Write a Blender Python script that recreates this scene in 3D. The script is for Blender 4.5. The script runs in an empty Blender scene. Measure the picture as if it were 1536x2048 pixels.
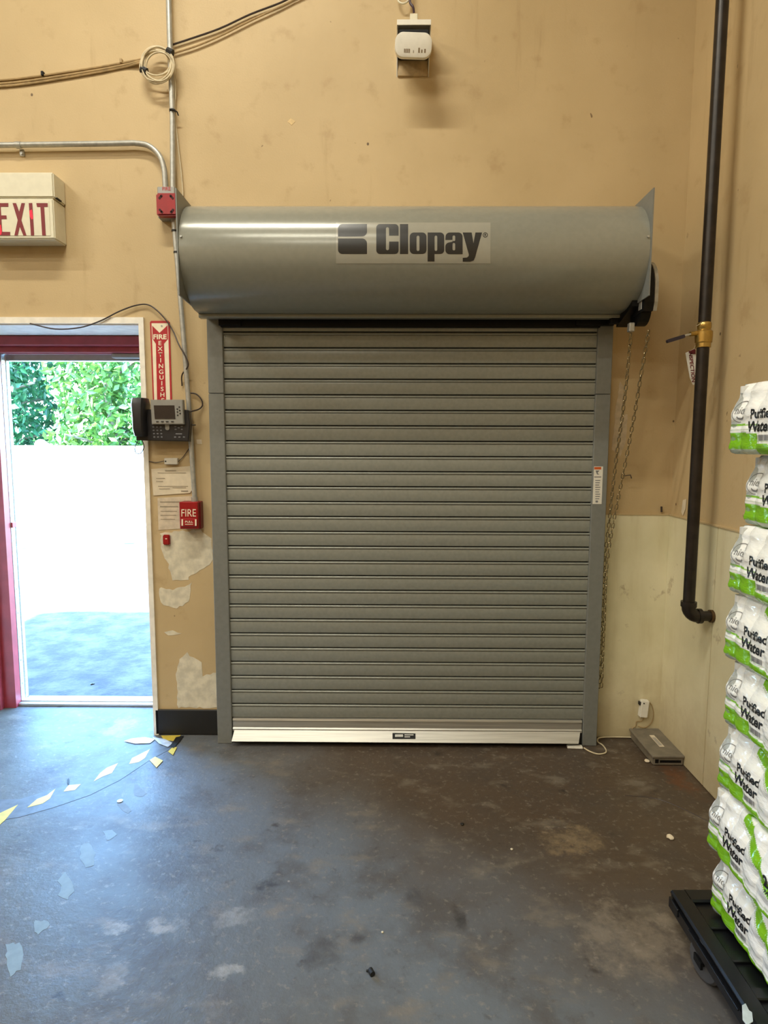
import bpy, bmesh, math, random
from mathutils import Vector, Matrix, noise
import numpy as np
random.seed(7)
R = math.radians
S = bpy.context.scene
COL = S.collection

# ------------------------------------------------------------ camera
FPX, EYE = 1241.3, Vector((0.0, -3.092, 1.5))
PITCH, YAW, ROLL = R(6.0714), R(0.457), R(0.165)
CAMROT = (Matrix.Rotation(YAW, 3, 'Z') @ Matrix.Rotation(-PITCH, 3, 'X')
          @ Matrix.Rotation(R(90), 3, 'X') @ Matrix.Rotation(ROLL, 3, 'Z'))
cd = bpy.data.cameras.new('camera')
cd.sensor_fit = 'HORIZONTAL'; cd.sensor_width = 36.0; cd.lens = 36.0 * FPX / 1536.0
cd.clip_start = 0.05; cd.clip_end = 200
cam = bpy.data.objects.new('camera', cd); COL.objects.link(cam)
cam.matrix_world = Matrix.Translation(EYE) @ CAMROT.to_4x4()
S.camera = cam

# ------------------------------------------------------------ world, sun, exposure
w = bpy.data.worlds.new('daylight'); S.world = w; w.use_nodes = True
nt = w.node_tree; nt.nodes.clear()
sky = nt.nodes.new('ShaderNodeTexSky'); sky.sky_type = 'NISHITA'; sky.sun_disc = False
sky.sun_elevation = R(53.3); sky.sun_rotation = R(243.4); sky.altitude = 100; sky.air_density = 1.2; sky.dust_density = 1.5
bg = nt.nodes.new('ShaderNodeBackground'); bg.inputs[1].default_value = 6.0
out = nt.nodes.new('ShaderNodeOutputWorld')
tint = nt.nodes.new('ShaderNodeMix'); tint.data_type = 'RGBA'; tint.blend_type = 'MULTIPLY'; tint.inputs[0].default_value = 1.0
tint.inputs[7].default_value = (0.64, 0.97, 1.19, 1)       # the camera is balanced for the warm lamps indoors
nt.links.new(sky.outputs[0], tint.inputs[6]); nt.links.new(tint.outputs[2], bg.inputs[0]); nt.links.new(bg.outputs[0], out.inputs[0])
sd = bpy.data.lights.new('sun', 'SUN'); sd.energy = 60.0; sd.angle = R(0.6); sd.color = (1.0, 0.95, 0.88)
sun = bpy.data.objects.new('sun', sd); COL.objects.link(sun)
sun.rotation_euler = Vector((2.0, 1.0, -3.0)).to_track_quat('-Z', 'Y').to_euler()
S.view_settings.view_transform = 'Standard'; S.view_settings.look = 'None'
S.view_settings.exposure = 0.0; S.view_settings.gamma = 1.0; S.view_settings.use_curve_mapping = False
LAMP_POWER, LAMP_COL = (76.0, 47.0, 42.0, 92.0, 92.0, 92.0), (1.0, 0.96, 0.82)
LAMPS = [(-1.0, -1.75), (-0.9, -3.7), (-0.9, -6.0), (-4.2, -2.4), (-4.2, -4.8), (-4.2, -7.2)]  # the far-side row is unseen, added for general light
CEIL = 5.1

# ------------------------------------------------------------ measuring helpers (photo pixel -> point on a known plane)
def ray(px, py):
    return CAMROT @ Vector(((px - 768) / FPX, -(py - 1024) / FPX, -1.0))
def on(px, py, axis, val):
    d = ray(px, py); t = (val - EYE[axis]) / d[axis]
    return EYE + d * t
def W(px, py, y=0.0): return on(px, py, 1, y)
def F(px, py, z=0.0): return on(px, py, 2, z)
def RW(px, py, x=1.405): return on(px, py, 0, x)

# ------------------------------------------------------------ materials
def lin(c):
    return tuple(((v / 255) / 12.92 if v / 255 <= 0.04045 else ((v / 255 + 0.055) / 1.055) ** 2.4) for v in c) + (1.0,)
class NB:
    def __init__(s, name):
        s.m = bpy.data.materials.new(name); s.m.use_nodes = True; s.t = s.m.node_tree; s.n = s.t.nodes
        s.b = s.n['Principled BSDF']
    def node(s, kind, ins=None, **kw):
        n = s.n.new(kind)
        for k, v in kw.items(): setattr(n, k, v)
        for k, v in (ins or {}).items(): s.put(n.inputs[k], v)
        return n
    def put(s, sock, v):
        if isinstance(v, bpy.types.NodeSocket): s.t.links.new(v, sock)
        elif hasattr(sock.default_value, '__len__') and isinstance(v, (tuple, list)) and len(v) != len(sock.default_value): sock.default_value = (list(v) + [1.0])[:len(sock.default_value)]
        else: sock.default_value = v
    def pos(s): return s.node('ShaderNodeNewGeometry').outputs['Position']
    def scaled(s, v, sc):
        n = s.node('ShaderNodeMapping', {'Vector': v}); n.inputs['Scale'].default_value = sc
        return n.outputs[0]
    def noise(s, v, scale, detail=4, rough=0.55):
        n = s.node('ShaderNodeTexNoise', {'Vector': v, 'Scale': scale, 'Detail': detail, 'Roughness': rough})
        return n.outputs['Fac']
    def ramp(s, f, a, b):
        n = s.node('ShaderNodeMapRange', {'Value': f, 'From Min': a, 'From Max': b}); n.interpolation_type = 'SMOOTHSTEP'
        return n.outputs[0]
    def mix(s, f, a, b):
        n = s.n.new('ShaderNodeMix'); n.data_type = 'RGBA'
        s.put(n.inputs[0], f); s.put(n.inputs[6], a); s.put(n.inputs[7], b)
        return n.outputs[2]
    def math(s, op, a, b=0.0):
        n = s.node('ShaderNodeMath', operation=op); s.put(n.inputs[0], a); s.put(n.inputs[1], b)
        return n.outputs[0]
    def bump(s, h, strength, dist=0.01):
        n = s.node('ShaderNodeBump', {'Height': h, 'Strength': strength, 'Distance': dist})
        s.t.links.new(n.outputs[0], s.b.inputs['Normal'])
    def set(s, color=None, rough=None, metal=None, spec=None, **kw):
        if color is not None: s.put(s.b.inputs['Base Color'], color)
        if rough is not None: s.put(s.b.inputs['Roughness'], rough)
        if metal is not None: s.put(s.b.inputs['Metallic'], metal)
        if spec is not None: s.put(s.b.inputs['Specular IOR Level'], spec)
        for k, v in kw.items(): s.put(s.b.inputs[k.replace('_', ' ')], v)
        return s.m
MATS = {}
def plain(name, rgb, rough=0.5, metal=0.0, var=0.12, scale=30.0, spec=0.5):
    """a lightly mottled plain surface"""
    if name in MATS: return MATS[name]
    b = NB(name); c = lin(rgb)
    n = b.noise(b.pos(), scale, 3)
    lo = tuple(v * (1 - var) for v in c[:3]) + (1,); hi = tuple(min(1, v * (1 + var)) for v in c[:3]) + (1,)
    b.set(b.mix(b.ramp(n, 0.3, 0.7), lo, hi), rough, metal, spec)
    MATS[name] = b.m
    return b.m

def wall_material():
    b = NB('tan_wall_paint'); p = b.pos()
    n1 = b.noise(p, 1.3, 5); n2 = b.noise(p, 9, 4); n3 = b.noise(b.scaled(p, (14, 14, 1.6)), 1.0, 4)
    c = b.mix(b.ramp(n1, 0.3, 0.7), lin((190, 166, 124)), lin((202, 178, 136)))
    c = b.mix(b.math('MULTIPLY', b.ramp(n2, 0.56, 0.75), 0.35), c, lin((160, 130, 90)))
    c = b.mix(b.math('MULTIPLY', b.ramp(n3, 0.60, 0.78), 0.30), c, lin((150, 122, 84)))
    # little scuffs and spatters of dirt
    n4 = b.noise(b.scaled(p, (26, 26, 17)), 1.0, 2); n5 = b.noise(p, 2.2, 2)
    spots = b.math('MULTIPLY', b.ramp(n4, 0.735, 0.76), b.ramp(n5, 0.45, 0.62))
    c = b.mix(b.math('MULTIPLY', spots, 0.75), c, lin((92, 68, 44)))
    v = b.node('ShaderNodeTexVoronoi', {'Vector': b.scaled(p, (5, 5, 4)), 'Scale': 1.0})
    dots = b.math('MULTIPLY', b.ramp(v.outputs['Distance'], 0.034, 0.022), 0.8)
    c = b.mix(dots, c, lin((70, 48, 32)))
    b.set(c, 0.55, spec=0.35)
    b.bump(b.noise(p, 120, 3), 0.16, 0.004)
    return b.m
def wainscot_material():
    b = NB('cream_wainscot_panel'); p = b.pos()
    z = b.node('ShaderNodeSeparateXYZ', {'Vector': p}).outputs[2]
    n1 = b.noise(p, 2.1, 5, 0.6); n2 = b.noise(b.scaled(p, (9, 9, 1.5)), 1.0, 5); n3 = b.noise(p, 7, 5, 0.7)
    c = b.mix(b.ramp(n1, 0.3, 0.7), lin((216, 208, 172)), lin((230, 222, 190)))
    c = b.mix(b.math('MULTIPLY', b.ramp(n2, 0.5, 0.75), 0.5), c, lin((190, 174, 130)))
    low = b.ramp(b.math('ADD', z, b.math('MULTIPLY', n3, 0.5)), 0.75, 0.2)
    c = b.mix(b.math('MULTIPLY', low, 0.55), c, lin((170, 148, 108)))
    c = b.mix(b.math('MULTIPLY', b.ramp(n3, 0.62, 0.72), 0.45), c, lin((132, 104, 68)))
    b.set(c, 0.45, spec=0.4); b.bump(b.noise(p, 90, 3), 0.12, 0.003)
    return b.m
STAINS = [(330, 1850, .07, .8, 1.5, (166, 162, 154), .55), (225, 1857, .05, .8, 1.6, (170, 168, 160), .55), (465, 1838, .07, .9, 1.1, (150, 150, 148), .5), (455, 1945, .04, .7, 1.6, (170,168,162), .55),
    (222, 1955, .06, 1.4, .7, (140,138,132), .4), (540, 1770, .05, .9, 1.3, (44, 42, 42), .8), (640, 1905, .08, 1, 1, (62, 60, 60), .6), (918, 1838, .04, 1.2, .8, (48, 44, 42), .75), (879, 1506, .035, 1, 1, (40, 34, 28), .75),
    (715, 1877, .03, 1, 1, (54, 52, 54), .7), (1140, 1680, .14, .8, 1.2, (150, 130, 100), .55), (1270, 1880, .22, 1, 1, (150, 138, 122), .45), (240, 1455, .13, 1.2, .6, (170,170,166), .35), (1360, 1560, .12, 1.3, .7, (104, 62, 34), .7), (830, 1790, .05, 1.5, .8, (60, 58, 58), .6)]
def floor_material():
    b = NB('stained_concrete_floor'); p = b.pos()
    n1 = b.noise(p, 0.9, 6, 0.6); n2 = b.noise(p, 3.1, 6, 0.62); n3 = b.noise(p, 14, 6, 0.7); n4 = b.noise(b.scaled(p, (1, 1.7, 1)), 5.0, 5, 0.6)
    xyz = b.node('ShaderNodeSeparateXYZ', {'Vector': p}).outputs
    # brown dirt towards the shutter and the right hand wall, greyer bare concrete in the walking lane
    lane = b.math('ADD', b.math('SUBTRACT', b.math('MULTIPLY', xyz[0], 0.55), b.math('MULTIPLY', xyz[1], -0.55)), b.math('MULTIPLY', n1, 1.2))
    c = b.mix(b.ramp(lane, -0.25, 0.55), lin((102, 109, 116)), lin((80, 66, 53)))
    olive = b.ramp(b.math('ADD', b.math('ADD', b.math('MULTIPLY', xyz[0], -0.7), b.math('MULTIPLY', xyz[1], -0.6)), b.math('MULTIPLY', n1, 0.6)), 1.0, 1.8)  # olive mask painted in to offset the blue door light on this side
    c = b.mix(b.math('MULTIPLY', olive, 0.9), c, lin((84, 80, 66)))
    c = b.mix(b.math('MULTIPLY', b.ramp(n2, 0.44, 0.66), 0.65), c, lin((72, 63, 55)))
    c = b.mix(b.math('MULTIPLY', b.ramp(n4, 0.53, 0.72), 0.6), c, lin((124, 115, 102)))
    c = b.mix(b.math('MULTIPLY', b.ramp(n3, 0.56, 0.74), 0.55), c, lin((54, 47, 42)))
    c = b.mix(b.math('MULTIPLY', b.ramp(b.noise(p, 38, 5, 0.7), 0.54, 0.70), 0.45), c, lin((146, 138, 126)))
    c = b.mix(b.math('MULTIPLY', b.ramp(b.noise(p, 7.3, 4), 0.66, 0.74), 0.75), c, lin((48, 42, 38)))
    c = b.mix(b.math('MULTIPLY', b.ramp(b.noise(b.scaled(p, (2.2, 5.5, 1)), 1.6, 6, 0.75), 0.64, 0.76), 0.5), c, lin((160, 154, 144)))
    # chalky scuffs and oil spots that each have their own place on the slab
    wob = b.node('ShaderNodeTexNoise', {'Vector': p, 'Scale': 11.0, 'Detail': 5.0, 'Roughness': 0.7}).outputs['Color']
    for px, py, r, sx, sy, col, k in STAINS:
        q = F(px, py)
        d = b.node('ShaderNodeVectorMath', operation='SUBTRACT'); b.put(d.inputs[0], p); d.inputs[1].default_value = q
        dw = b.node('ShaderNodeVectorMath', operation='MULTIPLY_ADD'); b.put(dw.inputs[0], wob); dw.inputs[1].default_value = (r * 2.6,) * 3; b.put(dw.inputs[2], d.outputs[0])
        sub = b.node('ShaderNodeVectorMath', operation='SUBTRACT'); b.put(sub.inputs[0], dw.outputs[0]); sub.inputs[1].default_value = (r * 1.3,) * 3
        ml = b.node('ShaderNodeVectorMath', operation='MULTIPLY'); b.put(ml.inputs[0], sub.outputs[0]); ml.inputs[1].default_value = (sx, sy, 0)
        ln = b.node('ShaderNodeVectorMath', operation='LENGTH'); b.put(ln.inputs[0], ml.outputs[0])
        c = b.mix(b.math('MULTIPLY', b.ramp(ln.outputs['Value'], r * 0.95, r * 0.30), b.math('MULTIPLY', b.ramp(n3, 0.25, 0.6), k)), c, lin(col))
    v = b.node('ShaderNodeTexVoronoi', {'Vector': b.scaled(p, (6, 6, 6)), 'Scale': 1.0})
    c = b.mix(b.math('MULTIPLY', b.math('MULTIPLY', b.ramp(v.outputs['Distance'], 0.03, 0.02), b.ramp(n2, 0.45, 0.6)), 0.7), c, lin((172, 166, 157)))
    b.set(c, b.math('ADD', b.math('MULTIPLY', n2, 0.3), 0.34), spec=0.5)
    h = b.math('ADD', b.math('MULTIPLY', n3, 0.5), b.math('ADD', n2, b.math('MULTIPLY', b.noise(p, 60, 4, 0.7), 0.25)))
    b.bump(h, 0.35, 0.012)
    return b.m
def pavement_material():
    b = NB('sun_bleached_asphalt'); p = b.pos()
    n = b.noise(p, 5, 6, 0.7)
    c = b.mix(b.ramp(n, 0.35, 0.7), lin((58, 59, 61)), lin((86, 85, 83)))
    b.set(c, 0.9, spec=0.2); b.bump(b.noise(p, 24, 5, 0.7), 0.5, 0.03)
    return b.m
def brushed(name, rgb, rough, axis=(1, 60, 60)):
    b = NB(name); p = b.pos(); n = b.noise(b.scaled(p, axis), 3.0, 4)
    c = b.mix(b.ramp(n, 0.3, 0.7), tuple(v * .75 for v in lin(rgb)[:3]) + (1,), lin(rgb))
    b.set(c, b.math('ADD', b.math('MULTIPLY', n, 0.15), rough), 0.7); return b.m
def leaf_material(name, rgb):
    b = NB(name)
    oi = b.node('ShaderNodeNewGeometry').outputs['Random Per Island']
    c = lin(rgb)
    col = b.mix(oi, tuple(v * .45 for v in c[:3]) + (1,), tuple(min(1, v * 1.6) for v in c[:3]) + (1,))
    b.set(col, 0.4, spec=0.5)
    tr = b.node('ShaderNodeBsdfTranslucent', {'Color': col}); mx = b.node('ShaderNodeMixShader', {0: 0.3})
    b.t.links.new(b.b.outputs[0], mx.inputs[1]); b.t.links.new(tr.outputs[0], mx.inputs[2])
    b.t.links.new(mx.outputs[0], b.n['Material Output'].inputs[0])
    return b.m
def print_material():
    """printed shrink film: the ink is a colour layer on the film, alpha of the layer tells bare clear film"""
    b = NB('printed_shrink_film')
    a = b.node('ShaderNodeVertexColor', layer_name='ink')
    p = b.node('ShaderNodeTexCoord').outputs['Object']
    b.set(a.outputs['Color'], 0.13, spec=0.65)
    n = b.noise(b.scaled(p, (30, 14, 34)), 1.0, 3, 0.6)
    b.bump(n, 0.55, 0.012)
    return b.m
def clear_plastic():
    b = NB('clear_plastic_bottle')
    b.set((0.86, 0.93, 0.94, 1), 0.06, spec=0.5, Transmission_Weight=0.82, IOR=1.12)
    return b.m
def emitter(name, rgb, strength):
    b = NB(name); b.set(rgb + (1,), 0.5)
    b.put(b.b.inputs['Emission Color'], rgb + (1,)); b.put(b.b.inputs['Emission Strength'], strength)
    return b.m

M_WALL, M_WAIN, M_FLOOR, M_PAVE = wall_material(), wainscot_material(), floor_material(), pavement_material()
M_DOOR = plain('grey_door_paint', (140, 142, 134), 0.27, 0.1, 0.05, 60)
M_HOOD = plain('grey_hood_paint', (142, 142, 131), 0.21, 0.1, 0.03, 40)
M_GUIDE = plain('grey_guide_paint', (124, 126, 122), 0.45, 0.1, 0.05, 40)
M_ALU = brushed('bright_aluminium', (206, 204, 196), 0.36)
M_BLACK = plain('black_rubber', (22, 21, 20), 0.6)
M_BLACKM = plain('black_painted_steel', (13, 13, 14), 0.5, 0.0, 0.2, 40, 0.25)
M_PIPE = plain('black_iron_pipe', (40, 33, 28), 0.36, 0.3, 0.3, 20)
M_STEEL = plain('galvanised_steel', (176, 175, 168), 0.42, 0.45, 0.12, 45)
M_ZINC = plain('zinc_chain', (168, 156, 128), 0.2, 1.0, 0.15, 60)
M_BRASS = plain('brass', (190, 160, 92), 0.28, 0.9, 0.15, 30)
M_RED = plain('red_plastic', (150, 16, 20), 0.38, 0.0, 0.08)
M_REDP = plain('dark_red_door_paint', (152, 56, 62), 0.38, 0.0, 0.12, 14)
M_WHITE = plain('white_plastic', (226, 222, 210), 0.4, 0.0, 0.03)
M_CREAM = plain('cream_housing', (220, 214, 190), 0.45, 0.0, 0.03)
M_TRIM = plain('white_trim_paint', (240, 235, 224), 0.5, 0.0, 0.08, 20)
M_PAPER = plain('old_paper', (216, 202, 176), 0.8, 0.0, 0.06, 25)
M_PATCH = plain('bare_plaster', (212, 203, 180), 0.8, 0.0, 0.14, 22)
M_INK = plain('dark_print', (34, 33, 32), 0.5)
M_GINK = plain('grey_print', (120, 120, 122), 0.5)
M_REDINK = plain('red_print', (176, 24, 34), 0.5, 0, 0.08)
M_WINK = plain('white_print', (238, 226, 200), 0.5, 0, 0.03)
M_PHONE = plain('charcoal_plastic', (34, 34, 38), 0.36, 0, 0.08)
M_SILVER = plain('silver_plastic', (150, 150, 146), 0.35, 0.25, 0.05)
M_SCREEN = plain('dark_screen', (48, 42, 42), 0.18, 0, 0.08)
M_KEY = plain('grey_keys', (112, 112, 116), 0.5)
M_GREYBOX = plain('dusty_grey_plastic', (118, 110, 96), 0.55, 0, 0.15, 18)
M_CABLE = plain('off_white_cable', (206, 192, 160), 0.55)
M_TANCABLE = plain('painted_over_cable', (172, 146, 104), 0.55, 0, 0.15)
M_DCABLE = plain('dark_cable', (58, 46, 40), 0.5)
M_YTAPE = plain('yellow_tape', (206, 182, 74), 0.5, 0, 0.1)
M_KTAPE = plain('worn_black_tape', (96, 98, 100), 0.5, 0, 0.25)
M_SILT = plain('silvery_tape', (200, 204, 206), 0.35, 0.2, 0.15)
M_BLUE = plain('pale_blue_paint', (124, 142, 150), 0.6, 0, 0.08)
M_DOLLY = plain('black_dolly_plastic', (16, 17, 21), 0.34, 0, 0.15, 30)
M_WHEEL = plain('grey_wheel_rubber', (74, 74, 76), 0.45, 0, 0.1)
M_DECAL = plain('clear_grey_decal', (158, 156, 144), 0.2, 0.05, 0.02)
M_OUTW = plain('white_block_wall', (214, 210, 200), 0.8, 0, 0.06)
M_BARK = plain('grey_bark', (120, 108, 92), 0.8, 0, 0.25, 12)
M_CEIL = plain('grey_white_ceiling', (190, 186, 176), 0.8, 0, 0.05, 8)
M_ROOMWALL = plain('tan_room_wall', (188, 158, 112), 0.7, 0, 0.05, 4)
M_FILM, M_CLEAR = print_material(), clear_plastic()
M_CAP = plain('white_bottle_cap', (228, 230, 228), 0.4)
M_TUBE = emitter('lit_tube', LAMP_COL, 9.0)
M_GLOW = emitter('lit_red_letter', (0.9, 0.005, 0.035), 0.5)

# ------------------------------------------------------------ object helpers
BASE = {}
def base_of(o):
    return BASE.get(o.name, Vector((0, 0, 0)))
def uname(n): return n
def obj(name, bm, mat, parent=None, smooth=False, label=None, kind=None):
    """link a bmesh given in world coordinates as ONE object; its origin is its base, or its parent's"""
    if not isinstance(bm, bmesh.types.BMesh):
        me = bm
    else:
        bmesh.ops.recalc_face_normals(bm, faces=bm.faces[:])
        me = bpy.data.meshes.new(name); bm.to_mesh(me); bm.free()
    if parent is None:
        co = [v.co for v in me.vertices]
        b = Vector(((min(c.x for c in co) + max(c.x for c in co)) / 2, (min(c.y for c in co) + max(c.y for c in co)) / 2, min(c.z for c in co)))
    else:
        b = base_of(parent)
    me.transform(Matrix.Translation(-b))
    o = bpy.data.objects.new(name, me); COL.objects.link(o)
    mats = mat if isinstance(mat, (list, tuple)) else [mat]
    for m in mats: me.materials.append(m)
    if smooth:
        for f in me.polygons: f.use_smooth = True
        if smooth != 'all':
            try: me.set_sharp_from_angle(angle=R(38))
            except Exception: pass
    if parent is None: o.location = b
    else: o.parent = parent
    BASE[o.name] = b
    if label: o['label'] = label
    if kind: o['kind'] = kind
    return o
def thing(name, loc, label, cat, group=None):
    o = bpy.data.objects.new(name, None); COL.objects.link(o); o.location = loc; o.empty_display_size = 0.05
    BASE[o.name] = Vector(loc); tag(o, label, cat, group); return o
def tag(o, label, cat, group=None):
    o['label'] = label; o['category'] = cat
    if group: o['group'] = group
    return o
def structure(name, bm=None, mat=None, loc=(0, 0, 0), parent=None, smooth=False):
    if bm is None:
        o = bpy.data.objects.new(name, None); COL.objects.link(o); o.location = loc; BASE[o.name] = Vector(loc); o.empty_display_size = 0.05
    else: o = obj(name, bm, mat, parent, smooth)
    if parent is None: o['kind'] = 'structure'
    return o
def new(): return bmesh.new()
def box(bm, x0, x1, y0, y1, z0, z1, bev=0.0, seg=1):
    r = bmesh.ops.create_cube(bm, size=1.0)
    vs = r['verts']
    for v in vs:
        v.co = Vector(((x0 + x1) / 2 + v.co.x * (x1 - x0), (y0 + y1) / 2 + v.co.y * (y1 - y0), (z0 + z1) / 2 + v.co.z * (z1 - z0)))
    if bev > 0:
        es = list({e for v in vs for e in v.link_edges})
        bmesh.ops.bevel(bm, geom=es, offset=bev, segments=seg, affect='EDGES', clamp_overlap=True)
    return bm
def cyl(bm, p0, p1, r, seg=14, r1=None):
    p0, p1 = Vector(p0), Vector(p1); d = p1 - p0
    m = Matrix.Translation((p0 + p1) / 2) @ d.to_track_quat('Z', 'Y').to_matrix().to_4x4()
    bmesh.ops.create_cone(bm, cap_ends=True, segments=seg, radius1=r, radius2=r if r1 is None else r1, depth=d.length, matrix=m)
    return bm
def tube(bm, pts, r, seg=8, closed=False):
    pts = [Vector(p) for p in pts]; n = len(pts); rings = []
    up = None
    for i, p in enumerate(pts):
        a = pts[i - 1] if (i > 0 or closed) else p; b = pts[(i + 1) % n] if (i < n - 1 or closed) else p
        t = (b - a).normalized()
        if up is None: up = Vector((0, 0, 1)) if abs(t.z) < 0.9 else Vector((0, 1, 0))
        s = t.cross(up); s = s.normalized() if s.length > 1e-6 else Vector((1, 0, 0))
        up = s.cross(t).normalized()
        rings.append([bm.verts.new(p + (s * math.cos(k * 2 * math.pi / seg) + up * math.sin(k * 2 * math.pi / seg)) * r) for k in range(seg)])
    for i in range(n if closed else n - 1):
        A, B = rings[i], rings[(i + 1) % n]
        for k in range(seg): bm.faces.new((A[k], A[(k + 1) % seg], B[(k + 1) % seg], B[k]))
    if not closed:
        bm.faces.new(rings[0][::-1]); bm.faces.new(rings[-1])
    return bm
def smooth_path(pts, n=6):
    """Catmull-Rom through the points"""
    P = [Vector(p) for p in pts]; P = [P[0] * 2 - P[1]] + P + [P[-1] * 2 - P[-2]]; o = []
    for i in range(1, len(P) - 2):
        for k in range(n):
            t = k / n; a, b, c, d = P[i - 1:i + 3]
            o.append(0.5 * ((2 * b) + (c - a) * t + (2 * a - 5 * b + 4 * c - d) * t * t + (3 * b - a - 3 * c + d) * t ** 3))
    return o + [P[-2]]
def lathe(bm, prof, origin, axis, seg=20):
    """prof: (radius, distance along axis)"""
    q = Vector(axis).to_track_quat('Z', 'Y'); o = Vector(origin); rings = []
    for r, h in prof:
        rings.append([bm.verts.new(o + q @ Vector((r * math.cos(2 * math.pi * k / seg), r * math.sin(2 * math.pi * k / seg), h))) for k in range(seg)])
    for A, B in zip(rings, rings[1:]):
        for k in range(seg): bm.faces.new((A[k], A[(k + 1) % seg], B[(k + 1) % seg], B[k]))
    bm.faces.new(rings[0][::-1]); bm.faces.new(rings[-1]); return bm
def prism(bm, pts, offset):
    """closed polygon of 3D points pushed along offset"""
    offset = Vector(offset)
    a = [bm.verts.new(Vector(p)) for p in pts]; b = [bm.verts.new(Vector(p) + offset) for p in pts]
    bm.faces.new(a); bm.faces.new(b[::-1]); n = len(a)
    for i in range(n): bm.faces.new((a[i], a[(i + 1) % n], b[(i + 1) % n], b[i]))
    return bm
def extrude_x(bm, prof, x0, x1, close=True):
    """profile of (y, z) run along x"""
    return prism(bm, [(x0, y, z) for y, z in prof], (x1 - x0, 0, 0))
def fill2d(loops):
    """2D outlines (with holes) -> triangulated mesh in the xy plane"""
    cu = bpy.data.curves.new('outline', 'CURVE'); cu.dimensions = '2D'; cu.fill_mode = 'BOTH'
    for l in loops:
        sp = cu.splines.new('POLY'); sp.points.add(len(l) - 1); sp.use_cyclic_u = True
        for p, q in zip(sp.points, l): p.co = (q[0], q[1], 0, 1)
    return curve_bm(cu)
def curve_bm(cu):
    o = bpy.data.objects.new('outline', cu); COL.objects.link(o)
    dg = bpy.context.evaluated_depsgraph_get(); dg.update()
    me = bpy.data.meshes.new_from_object(o.evaluated_get(dg), depsgraph=dg)
    bpy.data.objects.remove(o)
    if isinstance(cu, bpy.types.Curve): bpy.data.curves.remove(cu)
    bm = bmesh.new(); bm.from_mesh(me); bpy.data.meshes.remove(me)
    bmesh.ops.remove_doubles(bm, verts=bm.verts[:], dist=1e-6)
    return bm
def text2d(s, bold=0.0, shear=0.0, spacing=1.0):
    """flat text mesh, unit-high capitals, centred in x, base line at 0"""
    cu = bpy.data.curves.new('text', 'FONT'); cu.body = s; cu.align_x = 'CENTER'; cu.fill_mode = 'FRONT'; cu.dimensions = '2D'
    cu.offset = bold; cu.shear = shear; cu.space_character = spacing; cu.resolution_u = 4; cu.size = 1.37
    return curve_bm(cu)
def cuts(bm, axis, lo, hi, step):
    n = Vector((0, 0, 0)); n[axis] = 1; v = lo + step
    while v < hi - 1e-9:
        c = Vector((0, 0, 0)); c[axis] = v
        bmesh.ops.bisect_plane(bm, geom=bm.verts[:] + bm.edges[:] + bm.faces[:], plane_co=c, plane_no=n); v += step
    return bm
def remap(bm, fn):
    for v in bm.verts: v.co = fn(v.co)
    return bm
def merge(bm, other, fn=None):
    if fn: remap(other, fn)
    me = bpy.data.meshes.new('tmp'); other.to_mesh(me); other.free(); bm.from_mesh(me); bpy.data.meshes.remove(me); return bm
def arc(cx, cy, r, a0, a1, n=6):
    return [(cx + r * math.cos(R(a0 + (a1 - a0) * k / n)), cy + r * math.sin(R(a0 + (a1 - a0) * k / n))) for k in range(n + 1)]
def rrect(x0, y0, x1, y1, r, n=5):
    return arc(x1 - r, y1 - r, r, 0, 90, n) + arc(x0 + r, y1 - r, r, 90, 180, n) + arc(x0 + r, y0 + r, r, 180, 270, n) + arc(x1 - r, y0 + r, r, 270, 360, n)
def rr_box(bm, x0, x1, y0, y1, z0, z1, r, n=5):
    """slab with corners rounded as seen from the front (in xz)"""
    return prism(bm, [(x, y0, z) for x, z in rrect(x0, z0, x1, z1, r, n)], (0, y1 - y0, 0))

# ------------------------------------------------------------ the setting
RWX = 1.405
DX0, DX1, DZ = -2.27, -1.215, 2.087          # door opening through the back wall
WT = 0.45
bm = new()
box(bm, -6.6, DX0, 0, WT, 0, CEIL); box(bm, DX1, RWX + 0.25, 0, WT, 0, CEIL); box(bm, DX0, DX1, 0, WT, DZ, CEIL)
wall_back = structure('wall_back', bm, M_WALL)
wall_right = structure('wall_right', box(new(), RWX, RWX + 0.25, -9.0, 0, 0, CEIL), M_WALL)
structure('wall_left', box(new(), -6.6, -6.35, -9.0, 0, 0, CEIL), M_ROOMWALL)
structure('wall_front', box(new(), -6.6, RWX + 0.25, -9.25, -9.0, 0, CEIL), M_ROOMWALL)
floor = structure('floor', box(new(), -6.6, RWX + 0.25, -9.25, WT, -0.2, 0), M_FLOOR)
structure('ceiling', box(new(), -6.6, RWX + 0.25, -9.25, WT + 0.25, CEIL, CEIL + 0.25), M_CEIL)
pave = structure('pavement', box(new(), -16, 6, WT, 16, -0.25, -0.03), M_PAVE)
bw = structure('boundary_wall', box(new(), -16, 2, 8.6, 8.8, -0.03, 1.44), M_OUTW)
obj('coping', box(new(), -16, 2, 8.57, 8.83, 1.44, 1.49), M_OUTW, bw)

# wainscot panels
WZ = 1.161
bm = new(); box(bm, 1.052, RWX - 0.004, -0.006, 0, 0.006, WZ)
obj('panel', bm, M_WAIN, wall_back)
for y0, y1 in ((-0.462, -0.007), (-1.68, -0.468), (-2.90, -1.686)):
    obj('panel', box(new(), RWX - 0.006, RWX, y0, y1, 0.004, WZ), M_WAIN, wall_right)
obj('panel_cap', box(new(), 1.1, RWX - 0.01, -0.009, 0, WZ, WZ + 0.007), M_WALL, wall_back)
obj('panel_cap', box(new(), RWX - 0.010, RWX, -2.9, -0.012, WZ, WZ + 0.007), M_WALL, wall_right)

# black rubber base left of the shutter
b0, b1 = W(313, 1417, -0.012), W(437, 1470, -0.012)
structure('baseboard_back', box(new(), DX1 + 0.006, -0.862, -0.012, 0, 0.004, 0.137, 0.003), M_BLACK)

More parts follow.
